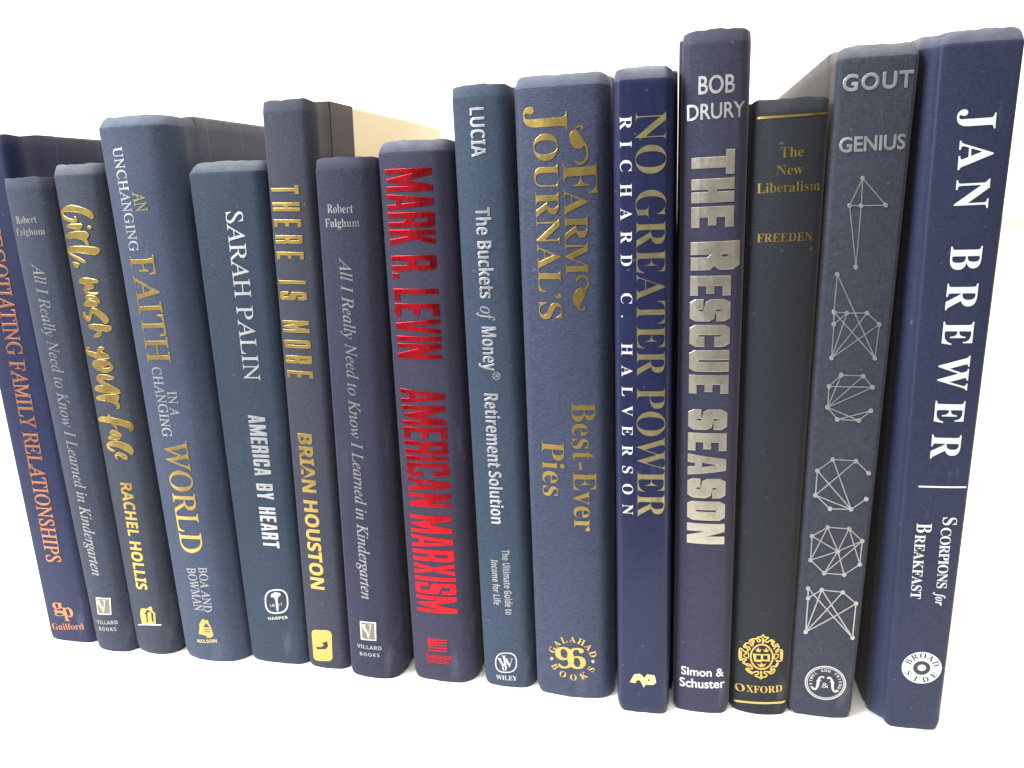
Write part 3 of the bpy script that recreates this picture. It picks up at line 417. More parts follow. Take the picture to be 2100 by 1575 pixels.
[13,"network_figure","dullsilver#4","S",[[[[9.24,78.55],[16.43,78.4]],[0.414,0.414]],[[[16.43,78.4],[21.2,73.78]],[0.414,0.414]],[[[21.2,73.78],[21.04,64.62]],[0.417,0.417]],[[[21.04,64.62],[15.98,60.42]],[0.426,0.426]],[[[15.98,60.42],[9.18,60.52]],[0.426,0.426]],[[[9.18,60.52],[4.29,65.23]],[0.427,0.427]],[[[4.29,65.23],[4.26,74.66]],[0.425,0.425]],[[[4.26,74.66],[9.24,78.55]],[0.419,0.419]],[[[13.24,69.53],[9.24,78.55]],[0.421,0.421]],[[[13.24,69.53],[16.43,78.4]],[0.421,0.421]],[[[13.24,69.53],[21.2,73.78]],[0.421,0.421]],[[[13.24,69.53],[4.29,65.23]],[0.421,0.421]],[[[13.24,69.53],[15.98,60.42]],[0.421,0.421]],[[[13.24,69.53],[9.18,60.52]],[0.421,0.421]],[[[13.24,69.53],[4.26,74.66]],[0.421,0.421]],[[[21.2,73.78],[9.18,60.52]],[0.417,0.417]],[[[16.43,78.4],[21.04,64.62]],[0.414,0.414]],[[[9.24,78.55],[4.29,65.23]],[0.414,0.414]]],0,0],
[13,"network_figure","dullsilver#4","P",[[[[9.95,78.61],[9.9,78.25],[9.72,77.96],[9.45,77.78],[9.13,77.75],[8.83,77.89],[8.62,78.15],[8.53,78.5],[8.58,78.85],[8.76,79.15],[9.03,79.33],[9.35,79.35],[9.65,79.22],[9.86,78.95]]],[[[17.15,78.42],[17.1,78.07],[16.92,77.78],[16.64,77.62],[16.32,77.61],[16.02,77.75],[15.8,78.03],[15.71,78.37],[15.75,78.73],[15.93,79.01],[16.21,79.18],[16.53,79.19],[16.83,79.04],[17.05,78.77]]],[[[21.94,73.78],[21.89,73.43],[21.71,73.15],[21.43,72.99],[21.1,72.99],[20.8,73.14],[20.57,73.42],[20.47,73.78],[20.52,74.13],[20.7,74.41],[20.98,74.57],[21.31,74.57],[21.61,74.42],[21.84,74.14]]],[[[21.77,64.62],[21.73,64.27],[21.54,63.98],[21.26,63.81],[20.93,63.81],[20.62,63.97],[20.4,64.25],[20.3,64.61],[20.35,64.97],[20.53,65.26],[20.82,65.42],[21.14,65.43],[21.45,65.27],[21.68,64.98]]],[[[16.72,60.46],[16.67,60.09],[16.48,59.79],[16.2,59.62],[15.88,59.6],[15.57,59.75],[15.35,60.03],[15.25,60.39],[15.3,60.75],[15.49,61.05],[15.77,61.23],[16.09,61.24],[16.4,61.1],[16.62,60.81]]],[[[9.9,60.59],[9.85,60.22],[9.67,59.91],[9.39,59.73],[9.06,59.69],[8.76,59.83],[8.55,60.1],[8.45,60.45],[8.5,60.82],[8.69,61.13],[8.97,61.32],[9.29,61.35],[9.59,61.22],[9.81,60.94]]],[[[5.01,65.32],[4.96,64.95],[4.77,64.64],[4.49,64.44],[4.17,64.4],[3.88,64.52],[3.66,64.79],[3.57,65.14],[3.62,65.51],[3.81,65.82],[4.08,66.02],[4.4,66.06],[4.7,65.93],[4.92,65.67]]],[[[4.97,74.74],[4.92,74.37],[4.74,74.07],[4.46,73.88],[4.15,73.84],[3.85,73.97],[3.64,74.23],[3.55,74.57],[3.6,74.93],[3.78,75.24],[4.06,75.43],[4.37,75.47],[4.67,75.34],[4.88,75.08]]],[[[13.96,69.57],[13.91,69.21],[13.73,68.91],[13.45,68.74],[13.13,68.72],[12.83,68.86],[12.61,69.13],[12.52,69.48],[12.56,69.84],[12.75,70.14],[13.03,70.32],[13.35,70.33],[13.65,70.19],[13.86,69.92]]]],0.08,0,6],
[13,"network_figure","dullsilver#5","S",[[[[4.09,53.83],[4.3,49.89]],[0.432,0.432]],[[[4.3,49.89],[4.21,35.96]],[0.436,0.436]],[[[4.09,53.83],[20.6,34.98]],[0.432,0.432]],[[[8.74,53.81],[15.95,53.39]],[0.432,0.432]],[[[15.95,53.39],[20.81,49.01]],[0.432,0.432]],[[[20.81,49.01],[20.6,34.98]],[0.437,0.437]],[[[8.74,53.81],[4.21,35.96]],[0.432,0.432]],[[[15.95,53.39],[4.21,35.96]],[0.432,0.432]],[[[20.81,49.01],[4.21,35.96]],[0.437,0.437]],[[[8.74,53.81],[20.6,34.98]],[0.432,0.432]],[[[8.74,53.81],[4.3,49.89]],[0.432,0.432]]],0,0],
[13,"network_figure","dullsilver#5","P",[[[[4.81,53.93],[4.76,53.56],[4.57,53.24],[4.29,53.03],[3.97,52.99],[3.67,53.11],[3.45,53.37],[3.36,53.73],[3.41,54.11],[3.6,54.43],[3.88,54.63],[4.2,54.68],[4.5,54.56],[4.72,54.29]]],[[[9.47,53.89],[9.42,53.51],[9.24,53.2],[8.95,53.01],[8.63,52.97],[8.33,53.11],[8.11,53.38],[8.02,53.73],[8.07,54.11],[8.25,54.42],[8.53,54.62],[8.86,54.65],[9.16,54.52],[9.38,54.25]]],[[[16.69,53.42],[16.64,53.05],[16.45,52.75],[16.17,52.58],[15.84,52.56],[15.53,52.71],[15.31,52.99],[15.21,53.35],[15.26,53.72],[15.45,54.02],[15.73,54.2],[16.06,54.22],[16.36,54.07],[16.59,53.79]]],[[[21.56,49.02],[21.51,48.65],[21.32,48.35],[21.03,48.18],[20.7,48.18],[20.39,48.34],[20.16,48.63],[20.06,49.0],[20.11,49.37],[20.3,49.67],[20.58,49.83],[20.92,49.84],[21.23,49.68],[21.46,49.38]]],[[[5.03,49.99],[4.98,49.62],[4.79,49.29],[4.51,49.09],[4.18,49.04],[3.88,49.16],[3.66,49.43],[3.57,49.79],[3.62,50.17],[3.81,50.49],[4.09,50.7],[4.42,50.74],[4.72,50.62],[4.94,50.35]]],[[[4.95,36.08],[4.9,35.69],[4.71,35.35],[4.42,35.14],[4.09,35.08],[3.79,35.2],[3.57,35.47],[3.47,35.84],[3.53,36.23],[3.72,36.57],[4.0,36.78],[4.33,36.83],[4.64,36.71],[4.86,36.44]]],[[[21.36,34.99],[21.31,34.61],[21.12,34.31],[20.83,34.13],[20.49,34.13],[20.18,34.29],[19.95,34.59],[19.85,34.97],[19.9,35.35],[20.08,35.65],[20.38,35.83],[20.71,35.83],[21.03,35.67],[21.26,35.37]]]],0.08,0,6],
[13,"publisher_emblem","whitefoil","P",[[[[19.69,14.72],[19.58,13.7],[19.32,12.7],[18.92,11.77],[18.38,10.91],[17.72,10.13],[16.95,9.46],[16.08,8.9],[15.13,8.46],[14.13,8.16],[13.1,7.99],[12.05,7.95],[11.0,8.06],[9.99,8.31],[9.03,8.69],[8.13,9.2],[7.33,9.83],[6.62,10.56],[6.04,11.4],[5.58,12.31],[5.26,13.29],[5.08,14.31],[5.06,15.36],[5.18,16.41],[5.44,17.43],[5.84,18.42],[6.38,19.34],[7.03,20.18],[7.79,20.91],[8.64,21.52],[9.57,22.0],[10.55,22.34],[11.57,22.52],[12.6,22.55],[13.64,22.42],[14.64,22.14],[15.61,21.71],[16.51,21.14],[17.32,20.45],[18.04,19.65],[18.64,18.77],[19.12,17.81],[19.46,16.8],[19.65,15.76]],[[19.25,14.77],[19.14,13.81],[18.9,12.88],[18.52,12.0],[18.02,11.19],[17.39,10.46],[16.67,9.83],[15.85,9.3],[14.96,8.89],[14.02,8.6],[13.05,8.44],[12.06,8.41],[11.08,8.52],[10.13,8.75],[9.23,9.11],[8.39,9.58],[7.63,10.18],[6.96,10.87],[6.41,11.65],[5.98,12.51],[5.68,13.43],[5.52,14.39],[5.49,15.37],[5.6,16.35],[5.85,17.31],[6.23,18.24],[6.73,19.1],[7.35,19.88],[8.06,20.57],[8.86,21.14],[9.73,21.59],[10.66,21.9],[11.61,22.07],[12.59,22.1],[13.56,21.98],[14.51,21.72],[15.41,21.31],[16.26,20.78],[17.02,20.14],[17.7,19.39],[18.26,18.56],[18.71,17.66],[19.03,16.72],[19.21,15.75]]],[[[19.0,14.8],[18.9,13.87],[18.67,12.98],[18.3,12.13],[17.82,11.35],[17.22,10.65],[16.51,10.04],[15.73,9.54],[14.87,9.14],[13.97,8.86],[13.03,8.71],[12.07,8.68],[11.13,8.78],[10.21,9.0],[9.34,9.35],[8.52,9.81],[7.79,10.38],[7.15,11.05],[6.62,11.8],[6.2,12.63],[5.91,13.51],[5.75,14.43],[5.73,15.37],[5.84,16.32],[6.08,17.24],[6.44,18.13],[6.93,18.95],[7.52,19.71],[8.21,20.36],[8.98,20.92],[9.82,21.35],[10.71,21.65],[11.64,21.81],[12.58,21.84],[13.51,21.72],[14.43,21.47],[15.3,21.08],[16.12,20.57],[16.86,19.95],[17.51,19.24],[18.05,18.44],[18.49,17.58],[18.79,16.67],[18.96,15.74]],[[18.71,14.83],[18.62,13.94],[18.39,13.09],[18.05,12.28],[17.58,11.53],[17.0,10.86],[16.33,10.28],[15.58,9.8],[14.76,9.42],[13.9,9.15],[13.0,9.01],[12.09,8.98],[11.18,9.07],[10.3,9.29],[9.47,9.62],[8.69,10.06],[7.99,10.61],[7.38,11.24],[6.87,11.97],[6.47,12.76],[6.19,13.6],[6.04,14.48],[6.01,15.38],[6.11,16.28],[6.34,17.16],[6.69,18.01],[7.16,18.8],[7.72,19.51],[8.38,20.14],[9.12,20.67],[9.93,21.08],[10.78,21.37],[11.67,21.52],[12.57,21.55],[13.46,21.44],[14.34,21.2],[15.17,20.83],[15.95,20.34],[16.66,19.75],[17.29,19.07],[17.81,18.31],[18.22,17.48],[18.51,16.62],[18.68,15.73]]]],0.0,0,0],
[13,"publisher_emblem","whitefoil","S",[[[[8.01,12.48],[8.58,12.09],[9.22,12.51],[9.63,13.91],[9.8,15.81],[10.25,17.33],[10.88,17.87],[11.44,17.6]],[0.939,0.671,0.671,0.939,1.006,0.671,0.403,0.805]],[[[9.24,15.94],[10.77,16.06]],[0.347,0.347]],[[[13.2,17.52],[13.68,17.76],[14.21,17.21],[14.73,15.92],[14.98,13.67],[15.41,12.22],[15.99,11.73],[16.52,12.17]],[0.931,0.532,0.665,0.997,0.931,0.665,0.532,0.798]],[[[13.96,15.92],[15.41,15.64]],[0.346,0.346]]],1,0],
[13,"publisher_emblem","whitefoil","T","&","bserif",[11.15,13.05],[13.56,13.3],[11.03,15.15],0,0.0,-0.01,"box"],
[13,"publisher_name","whitefoil","A","FEIWEL AND FRIENDS","sansb",[12.32,15.29],4.77,204,-34,1.049,0],
[14,"author_name","white","T","JAN","bserif",[5.49,217.91],[6.04,188.37],[14.87,217.39],0.92,0.05,0.0,"cap"],
[14,"author_name","white","T","BREWER","bserif",[6.3,176.95],[6.43,106.3],[15.24,176.91],0.92,0.05,0.0,"cap"],
[14,"white_rule","white","S",[[[[4.01,96.02],[18.45,96.34]],[0.643,0.643]]],0,0],
[14,"title","white","T","S","bserif",[12.31,85.09],[12.43,82.2],[16.93,85.25],0,0.0,0.0,"box"],
[14,"title","white","T","CORPIONS","bserif",[12.21,81.28],[12.78,58.25],[15.45,81.41],1.0,0.0,0.0,"cap"],
[14,"title","white","T","for","bital",[12.76,56.73],[12.91,51.57],[15.92,56.9],0,0.0,0.0,"cap"],
[14,"title","white","T","B","bserif",[4.41,82.42],[4.55,78.94],[9.14,82.75],0,0.0,0.0,"box"],
[14,"title","white","T","REAKFAST","bserif",[4.31,78.19],[4.82,53.56],[7.52,78.44],1.0,0.0,0.0,"cap"],
[14,"publisher_emblem","white","P",[[[[17.51,26.72],[17.53,25.87],[17.44,25.03],[17.23,24.21],[16.91,23.43],[16.49,22.69],[15.97,22.02],[15.36,21.41],[14.67,20.89],[13.92,20.45],[13.11,20.1],[12.27,19.86],[11.4,19.72],[10.53,19.69],[9.66,19.77],[8.81,19.95],[8.01,20.23],[7.25,20.62],[6.55,21.1],[5.93,21.66],[5.39,22.3],[4.95,23.01],[4.6,23.78],[4.37,24.59],[4.24,25.43],[4.23,26.28],[4.33,27.14],[4.54,27.98],[4.86,28.79],[5.28,29.55],[5.79,30.26],[6.39,30.89],[7.06,31.45],[7.8,31.91],[8.59,32.26],[9.42,32.52],[10.27,32.66],[11.13,32.68],[12.0,32.59],[12.84,32.39],[13.65,32.08],[14.41,31.67],[15.12,31.16],[15.75,30.56],[16.3,29.89],[16.76,29.16],[17.12,28.38],[17.37,27.56]],[[13.74,26.39],[13.73,25.8],[13.6,25.21],[13.34,24.67],[12.97,24.2],[12.51,23.8],[11.98,23.51],[11.39,23.33],[10.79,23.27],[10.18,23.34],[9.61,23.52],[9.09,23.82],[8.65,24.22],[8.3,24.7],[8.07,25.24],[7.95,25.83],[7.97,26.43],[8.11,27.01],[8.36,27.56],[8.73,28.05],[9.18,28.45],[9.71,28.75],[10.29,28.93],[10.9,28.99],[11.5,28.92],[12.07,28.73],[12.59,28.42],[13.04,28.02],[13.39,27.53],[13.63,26.98]]],[[[12.23,26.35],[12.2,25.95],[12.03,25.57],[11.75,25.26],[11.37,25.04],[10.95,24.93],[10.51,24.95],[10.11,25.1],[9.77,25.35],[9.54,25.69],[9.44,26.08],[9.47,26.49],[9.64,26.87],[9.92,27.19],[10.3,27.41],[10.72,27.52],[11.16,27.49],[11.56,27.35],[11.9,27.09],[12.13,26.75]]]],0.0,0,0],
[14,"badge_ring","darkink","P",[[[[13.74,26.39],[13.73,25.8],[13.6,25.21],[13.34,24.67],[12.97,24.2],[12.51,23.8],[11.98,23.51],[11.39,23.33],[10.79,23.27],[10.18,23.34],[9.61,23.52],[9.09,23.82],[8.65,24.22],[8.3,24.7],[8.07,25.24],[7.95,25.83],[7.97,26.43],[8.11,27.01],[8.36,27.56],[8.73,28.05],[9.18,28.45],[9.71,28.75],[10.29,28.93],[10.9,28.99],[11.5,28.92],[12.07,28.73],[12.59,28.42],[13.04,28.02],[13.39,27.53],[13.63,26.98]],[[12.23,26.35],[12.2,25.95],[12.03,25.57],[11.75,25.26],[11.37,25.04],[10.95,24.93],[10.51,24.95],[10.11,25.1],[9.77,25.35],[9.54,25.69],[9.44,26.08],[9.47,26.49],[9.64,26.87],[9.92,27.19],[10.3,27.41],[10.72,27.52],[11.16,27.49],[11.56,27.35],[11.9,27.09],[12.13,26.75]]]],0.0,0,0],
[14,"publisher_name","darkink","A","BROAD","bserif",[10.84,26.22],3.885,156,24,2.176,0],
[14,"publisher_name","darkink","A","SIDE","bserif",[10.84,26.22],3.885,212,328,2.176,1],
]


# (cloth colour, weave, roughness, bulge mm, corner radius mm, head chamfer mm, depth mm, label)
BOOKS = [
    ((40, 50, 101), 'smooth', 0.5, 0.9, 1.2, 0.4, 148, 'deep blue hardback with coppery orange serif capitals, cut off by the left edge'),
    ((76, 84, 108), 'grain', 0.75, 2.2, 1.4, 0.4, 140, 'small dark blue hardback with silver italic title, just right of the orange-lettered book'),
    ((78, 86, 104), 'fine', 0.7, 2.2, 1.3, 1.5, 140, 'slate grey hardback with gold brush-script title'),
    ((90, 104, 133), 'fine', 0.7, 3.0, 1.6, 2.8, 150, 'thick grey-blue hardback with thin gold capitals among smaller silver capitals'),
    ((62, 82, 106), 'fine', 0.65, 1.2, 1.0, 3.4, 140, 'teal navy hardback with white serif capitals above condensed silver capitals'),
    ((82, 84, 104), 'fine', 0.72, 1.2, 1.0, 0.6, 152, 'tall charcoal hardback with widely spaced gold capitals and a cream front board'),
    ((66, 67, 96), 'grain', 0.75, 2.2, 1.6, 0.7, 140, 'small dark purplish hardback with silver italic title, just left of the red-lettered book'),
    ((76, 73, 102), 'fine', 0.7, 2.0, 1.4, 2.6, 142, 'dark purplish hardback with large red foil capitals'),
    ((74, 94, 120), 'fine', 0.62, 1.6, 1.8, 0.6, 150, 'slate teal hardback with thin rounded silver lettering, just right of the red-lettered book'),
    ((84, 93, 124), 'ribbed', 0.6, 2.0, 2.4, 2.0, 150, 'thick grained blue hardback with gold serif title and leaf flourishes'),
    ((46, 53, 99), 'smooth', 0.36, 0.8, 2.6, 2.0, 150, 'glossy royal blue hardback with pale gold serif capitals beside small spaced white capitals'),
    ((74, 72, 102), 'twill', 0.66, 1.6, 2.6, 0.7, 155, 'tallest dark blue hardback with chunky champagne gold block capitals'),
    ((44, 49, 58), 'grain', 0.7, 2.6, 2.6, 0.3, 142, 'short blackish hardback with a rounded spine, thin gold rules and a gold crest'),
    ((74, 79, 94), 'linen', 0.72, 0.9, 1.8, 2.8, 152, 'dark slate hardback with silver figures of dots joined by lines'),
    ((56, 63, 98), 'fine', 0.6, 0.5, 1.2, 2.2, 155, 'indigo hardback with large white serif capitals and a round white badge, at the right end'),
]


# right-hand shoulder (width, depth) in mm where it is rounder than the left one
SHOULDER = {0: (5.0, 6.0), 1: (6.0, 7.0), 2: (6.5, 7.0), 3: (9.0, 8.0), 4: (5.5, 6.0), 5: (4.0, 5.0), 6: (6.0, 7.0),
            7: (6.5, 7.0), 8: (5.0, 6.0), 9: (5.5, 6.0), 10: (3.0, 3.5), 11: (3.6, 4.0), 12: (3.0, 3.0), 13: (1.5, 1.8), 14: (1.5, 2.0)}


class Spine:
    """dimensions in mm, local to the book: x across the spine, y away from the viewer, z up"""

    def __init__(self, size, spec):
        self.x0, self.y0, self.w0, self.tx, self.w1, self.h = size
        self.bulge, self.r, self.ch = spec[3], spec[4], spec[5]
        self.rr, self.rd = SHOULDER.get(BOOKS.index(spec), (self.r, self.r))
        self.flare = 4.2 if spec is BOOKS[14] else 0.0

    def left(self, z):
        return self.tx * z / self.h

    def width(self, z):
        return self.w0 + (self.w1 - self.w0) * z / self.h

    def depth(self, e, w):
        t = 2 * e / w - 1
        d = self.bulge * (t * t - 0.85)
        if e < self.r:
            d += self.r * (1 - math.sqrt(max(0.0, 1 - (1 - max(e, 0) / self.r) ** 2)))
        if w - e < self.rr:
            d += self.rd * (1 - math.sqrt(max(0.0, 1 - (1 - max(w - e, 0) / self.rr) ** 2)))
        return d

    def front(self, x, z):
        return self.depth(x - self.left(z), self.width(z))


def link_mesh(name, me, parent, material):
    me.name = name
    o = bpy.data.objects.new(name, me)
    C.objects.link(o)
    me.materials.append(material)
    o.parent = parent
    return o


def back(y, y_first):
    """squeeze the joint profile so that it starts behind the rounded shoulder"""
    return y_first + (y - 5.2) * (24.0 - y_first) / 18.8


def build_spine(sp, idx):
    rnd = random.Random(idx * 31 + 5)
    H = sp.h
    side = [(-0.03, 24.0), (-0.03, 23.7), (-0.03, 20.0), (-0.03, 17.6), (-0.02, 16.8), (0.08, 15.0), (0.18, 13.0), (0.28, 11.4), (0.28, 9.8), (0.2, 8.2), (0.1, 6.6), (0.0, 5.2)]
    flared = [(-4.23, 24.0), (-4.23, 23.7), (-4.23, 20.0), (-4.23, 17.6), (-4.22, 16.8), (-4.1, 15.0), (-3.8, 13.2), (-3.6, 11.6), (-3.7, 9.8), (-3.3, 7.4), (-2.2, 4.6), (-0.9, 2.0)]
    n_c, n_f = 10, 22
    us = [sp.r * (1 - math.cos(k / n_c * math.pi / 2)) for k in range(n_c)]
    vs = [sp.rr * (1 - math.cos(k / n_c * math.pi / 2)) for k in range(n_c)]
    ends = [0, .2, .5, 1.1, 1.8, 2.6, 3.4, 3.85, 4.0, 4.15, 6.0, 9.0]
    zs = ends + [9.0 + (H - 18.0) * k / 24 for k in range(1, 24)] + [H - e for e in reversed(ends)]
    ph = [rnd.uniform(0, 6.28) for _ in range(8)]
    bm = bmesh.new()
    rows = []
    for z in zs:
        w = sp.width(z)
        L = sp.left(z)
        e_top, e_bot = H - z, z
        ch = 0.0
        if e_top < 4.0:
            q = 1 - e_top / 4.0
            ch = sp.ch * (0.88 * q + 0.12 * q ** 6)
        elif e_bot < 3.0:
            q = 1 - e_bot / 3.0
            ch = 0.5 * min(sp.ch, 1.2) * q ** 1.5
        near = max(0.0, 1 - min(e_top, e_bot) / 12.0)
        mids = [sp.r + (w - sp.r - sp.rr) * k / n_f for k in range(n_f + 1)]
        es = us + mids + [w - u for u in reversed(vs)]
        row = []
        pts = []
        edge_y = {True: max(5.2, sp.depth(0, w) + 0.3) if not sp.flare else 2.0, False: max(5.2, sp.depth(w, w) + 0.3)}
        for a, y in (flared if sp.flare else side):
            pts.append((L + a, y if sp.flare else back(y, edge_y[True]), 0))
        for e in es:
            pts.append((L + e, sp.depth(e, w), 1))
        for a, y in reversed(side):
            pts.append((L + w - a, back(y, edge_y[False]), 0))
        for k, (x, y, f) in enumerate(pts):
            s = (x - L) / w
            dz = 0.0
            k_e = 0.0
            yy = y + ch * max(0.0, 1 - max(y, 0.0) / 15.0)
            if f:
                k_e = max(0.0, 1 - min(x - L, w - (x - L)) / 3.2) ** 2
                wob = math.sin(s * 9 + ph[0]) * 0.5 + math.sin(s * 21 + ph[1]) * 0.3 + math.sin(s * 37 + ph[2]) * 0.2
                yy += wob * 0.22 * near * (1 if sp.ch > 1.4 else 0.4)
                if e_top < 6:
                    dz = (wob * 0.3 - 0.2) * (1 - e_top / 6)
                # long soft undulation of the cloth
            xx = x + (0.5 - s) * ch * 0.7
            # corners of head and tail are rounded off
            k_c = k_e if f else max(0.0, 1 - (y - edge_y[k < len(pts) / 2]) / 8.0)
            if e_bot < 7:
                dz += 1.9 * k_c * (1 - e_bot / 7)
            if e_top < 7:
                dz -= 0.9 * k_c * (1 - e_top / 7)
            row.append(bm.verts.new((xx / 1000, yy / 1000, (z + dz) / 1000)))
        rows.append(row)
    for a, b in zip(rows[:-1], rows[1:]):
        for k in range(len(a) - 1):
            bm.faces.new((a[k], a[k + 1], b[k + 1], b[k]))
    for f in bm.faces:
        f.smooth = True
    bm.normal_update()
    me = bpy.data.meshes.new('spine')
    bm.to_mesh(me)
    bm.free()
    return me


def slab(sp, a0, a1, right, y0, y1, z0, z1, bev=0.9):
    """a board or block that follows the spine's lean; a is measured inwards from that side of the book"""
    bm = bmesh.new()
    vs = []
    for z in (z0, z1):
        for y in (y0, y1):
            for a in (a0, a1):
                x = sp.left(z) + (sp.width(z) - a if right else a)
                vs.append(bm.verts.new((x / 1000, y / 1000, z / 1000)))
    for q in ((0, 1, 3, 2), (4, 5, 7, 6), (0, 1, 5, 4), (2, 3, 7, 6), (0, 2, 6, 4), (1, 3, 7, 5)):
        bm.faces.new([vs[k] for k in q])
    bmesh.ops.recalc_face_normals(bm, faces=bm.faces)
    if bev:
        bmesh.ops.bevel(bm, geom=list(bm.edges), offset=bev / 1000, segments=2, affect='EDGES', profile=0.6)
    me = bpy.data.meshes.new('slab')
    bm.to_mesh(me)
    bm.free()
    return me


spines = []
spine_objects = []
for i, (size, spec) in enumerate(zip(SIZES, BOOKS)):
    sp = Spine(size, spec)
    spines.append(sp)
    root = bpy.data.objects.new('book', None)
    root.empty_display_size = 0.02
    C.objects.link(root)
    root.location = (sp.x0 / 1000, sp.y0 / 1000, 0.0002)
    root['label'] = spec[7]
    root['category'] = 'book'
    root['group'] = 'blue hardback books standing in a row'
    m = cloth('book_cloth', spec[0], spec[1], spec[2], sp.h / 1000, worn_lit=1.0 if sp.ch > 1.4 else 0.3)
    so = link_mesh('spine', build_spine(sp, i), root, m)
    mod = so.modifiers.new('thickness', 'SOLIDIFY')
    mod.thickness = 0.0016
    mod.offset = -1
    spine_objects.append(so)
    D = spec[6] + (8 if i == 5 else 0)
    out_r = 1.1 if i == 10 else 0.0          # boards standing a little proud of the spine
    out_l = 1.0 if i == 11 else sp.flare
    link_mesh('back_cover', slab(sp, 0.0 - out_l, 2.6 - out_l, False, 16.0, D, 0, sp.h), root, m)
    if i == 5:
        fc = link_mesh('front_cover', slab(sp, 0.0, 2.6, True, 16.0, D, 0, sp.h), root, CREAM)
        fc['label'] = 'cream paper front board with a dark cloth strip'
        link_mesh('cloth_strip', slab(sp, -0.22, 2.85, True, 15.8, 37.3, 0.3, sp.h + 0.3, 0.3), fc, m)
    else:
        link_mesh('front_cover', slab(sp, 0.0 - out_r, 2.6 - out_r, True, 16.0, D, 0, sp.h), root, m)
    bm = bmesh.new()
    vs = []
    for z in (3.2, sp.h - 3.2):
        for y in (5.6 + sp.r * 0.3, D - 4):
            for right in (False, True):
                x = sp.left(z) + (sp.width(z) - 2.9 if right else 2.9)
                vs.append(bm.verts.new((x / 1000, y / 1000, z / 1000)))
    for q in ((0, 1, 3, 2), (4, 5, 7, 6), (0, 1, 5, 4), (2, 3, 7, 6), (0, 2, 6, 4), (1, 3, 7, 5)):
        bm.faces.new([vs[k] for k in q])
    bmesh.ops.recalc_face_normals(bm, faces=bm.faces)
    me = bpy.data.meshes.new('page_block')
    bm.to_mesh(me)
    bm.free()
    link_mesh('page_block', me, root, PAGES)

# ------------------------------------------------------------------ lettering: letter shapes
STYLES = {'bserif': (0x1D400, 0x1D41A), 'ital': (0x1D434, 0x1D44E), 'roman': (0x1D434, 0x1D44E),
          'bital': (0x1D468, 0x1D482), 'sansb': (0x1D5D4, 0x1D5EE)}
SLANT = 0.287


def styled(s, style):
    if style not in STYLES:
        return s
    up, lo = STYLES[style]
    o = ''
    for c in s:
        if 'A' <= c <= 'Z':
            o += chr(up + ord(c) - 65)
        elif 'a' <= c <= 'z':
            o += '\u210e' if (lo == 0x1D44E and c == 'h') else chr(lo + ord(c) - 97)
        elif c.isdigit() and style == 'bserif':
            o += chr(0x1D7CE + int(c))
        else:
            o += c
    return o


def text_curve(s, style, off=0.0, track=1.0, bevel=0.0):
    c = bpy.data.curves.new('letters', 'FONT')
    c.body = styled(s, style)
    c.offset = off
    c.space_character = track
    c.resolution_u = 4
    c.fill_mode = 'FRONT'
    if bevel:
        c.bevel_depth = bevel
        c.bevel_resolution = 1
    return c


def poly_curve(polys, bevel=0.0):
    c = bpy.data.curves.new('shape', 'CURVE')
    c.dimensions = '2D'
    c.fill_mode = 'FRONT'
    for ring in polys:
        s = c.splines.new('POLY')
        s.points.add(len(ring) - 1)
        for k, (x, y) in enumerate(ring):
            s.points[k].co = (x, y, 0, 1)
        s.use_cyclic_u = True
    if bevel:
        c.bevel_depth = bevel
        c.bevel_resolution = 1
    return c


def realize(curves):
    """turn curves into triangle soups [(verts, faces)] in one pass"""
    tmp = []
    for c in curves:
        o = bpy.data.objects.new('tmp', c)
        C.objects.link(o)
        tmp.append(o)
    bpy.context.view_layer.update()
    dg = bpy.context.evaluated_depsgraph_get()
    out = []
    for o in tmp:
        me = bpy.data.meshes.new_from_object(o.evaluated_get(dg))
        out.append(([tuple(v.co) for v in me.vertices], [tuple(p.vertices) for p in me.polygons]))
        bpy.data.meshes.remove(me)
    for o in tmp:
        c = o.data
        bpy.data.objects.remove(o)
        bpy.data.curves.remove(c)
    return out


def crect(x0, y0, x1, y1, c):
    return [(x0 + c, y0), (x1 - c, y0), (x1, y0 + c), (x1, y1 - c), (x1 - c, y1), (x0 + c, y1), (x0, y1 - c), (x0, y0 + c)]


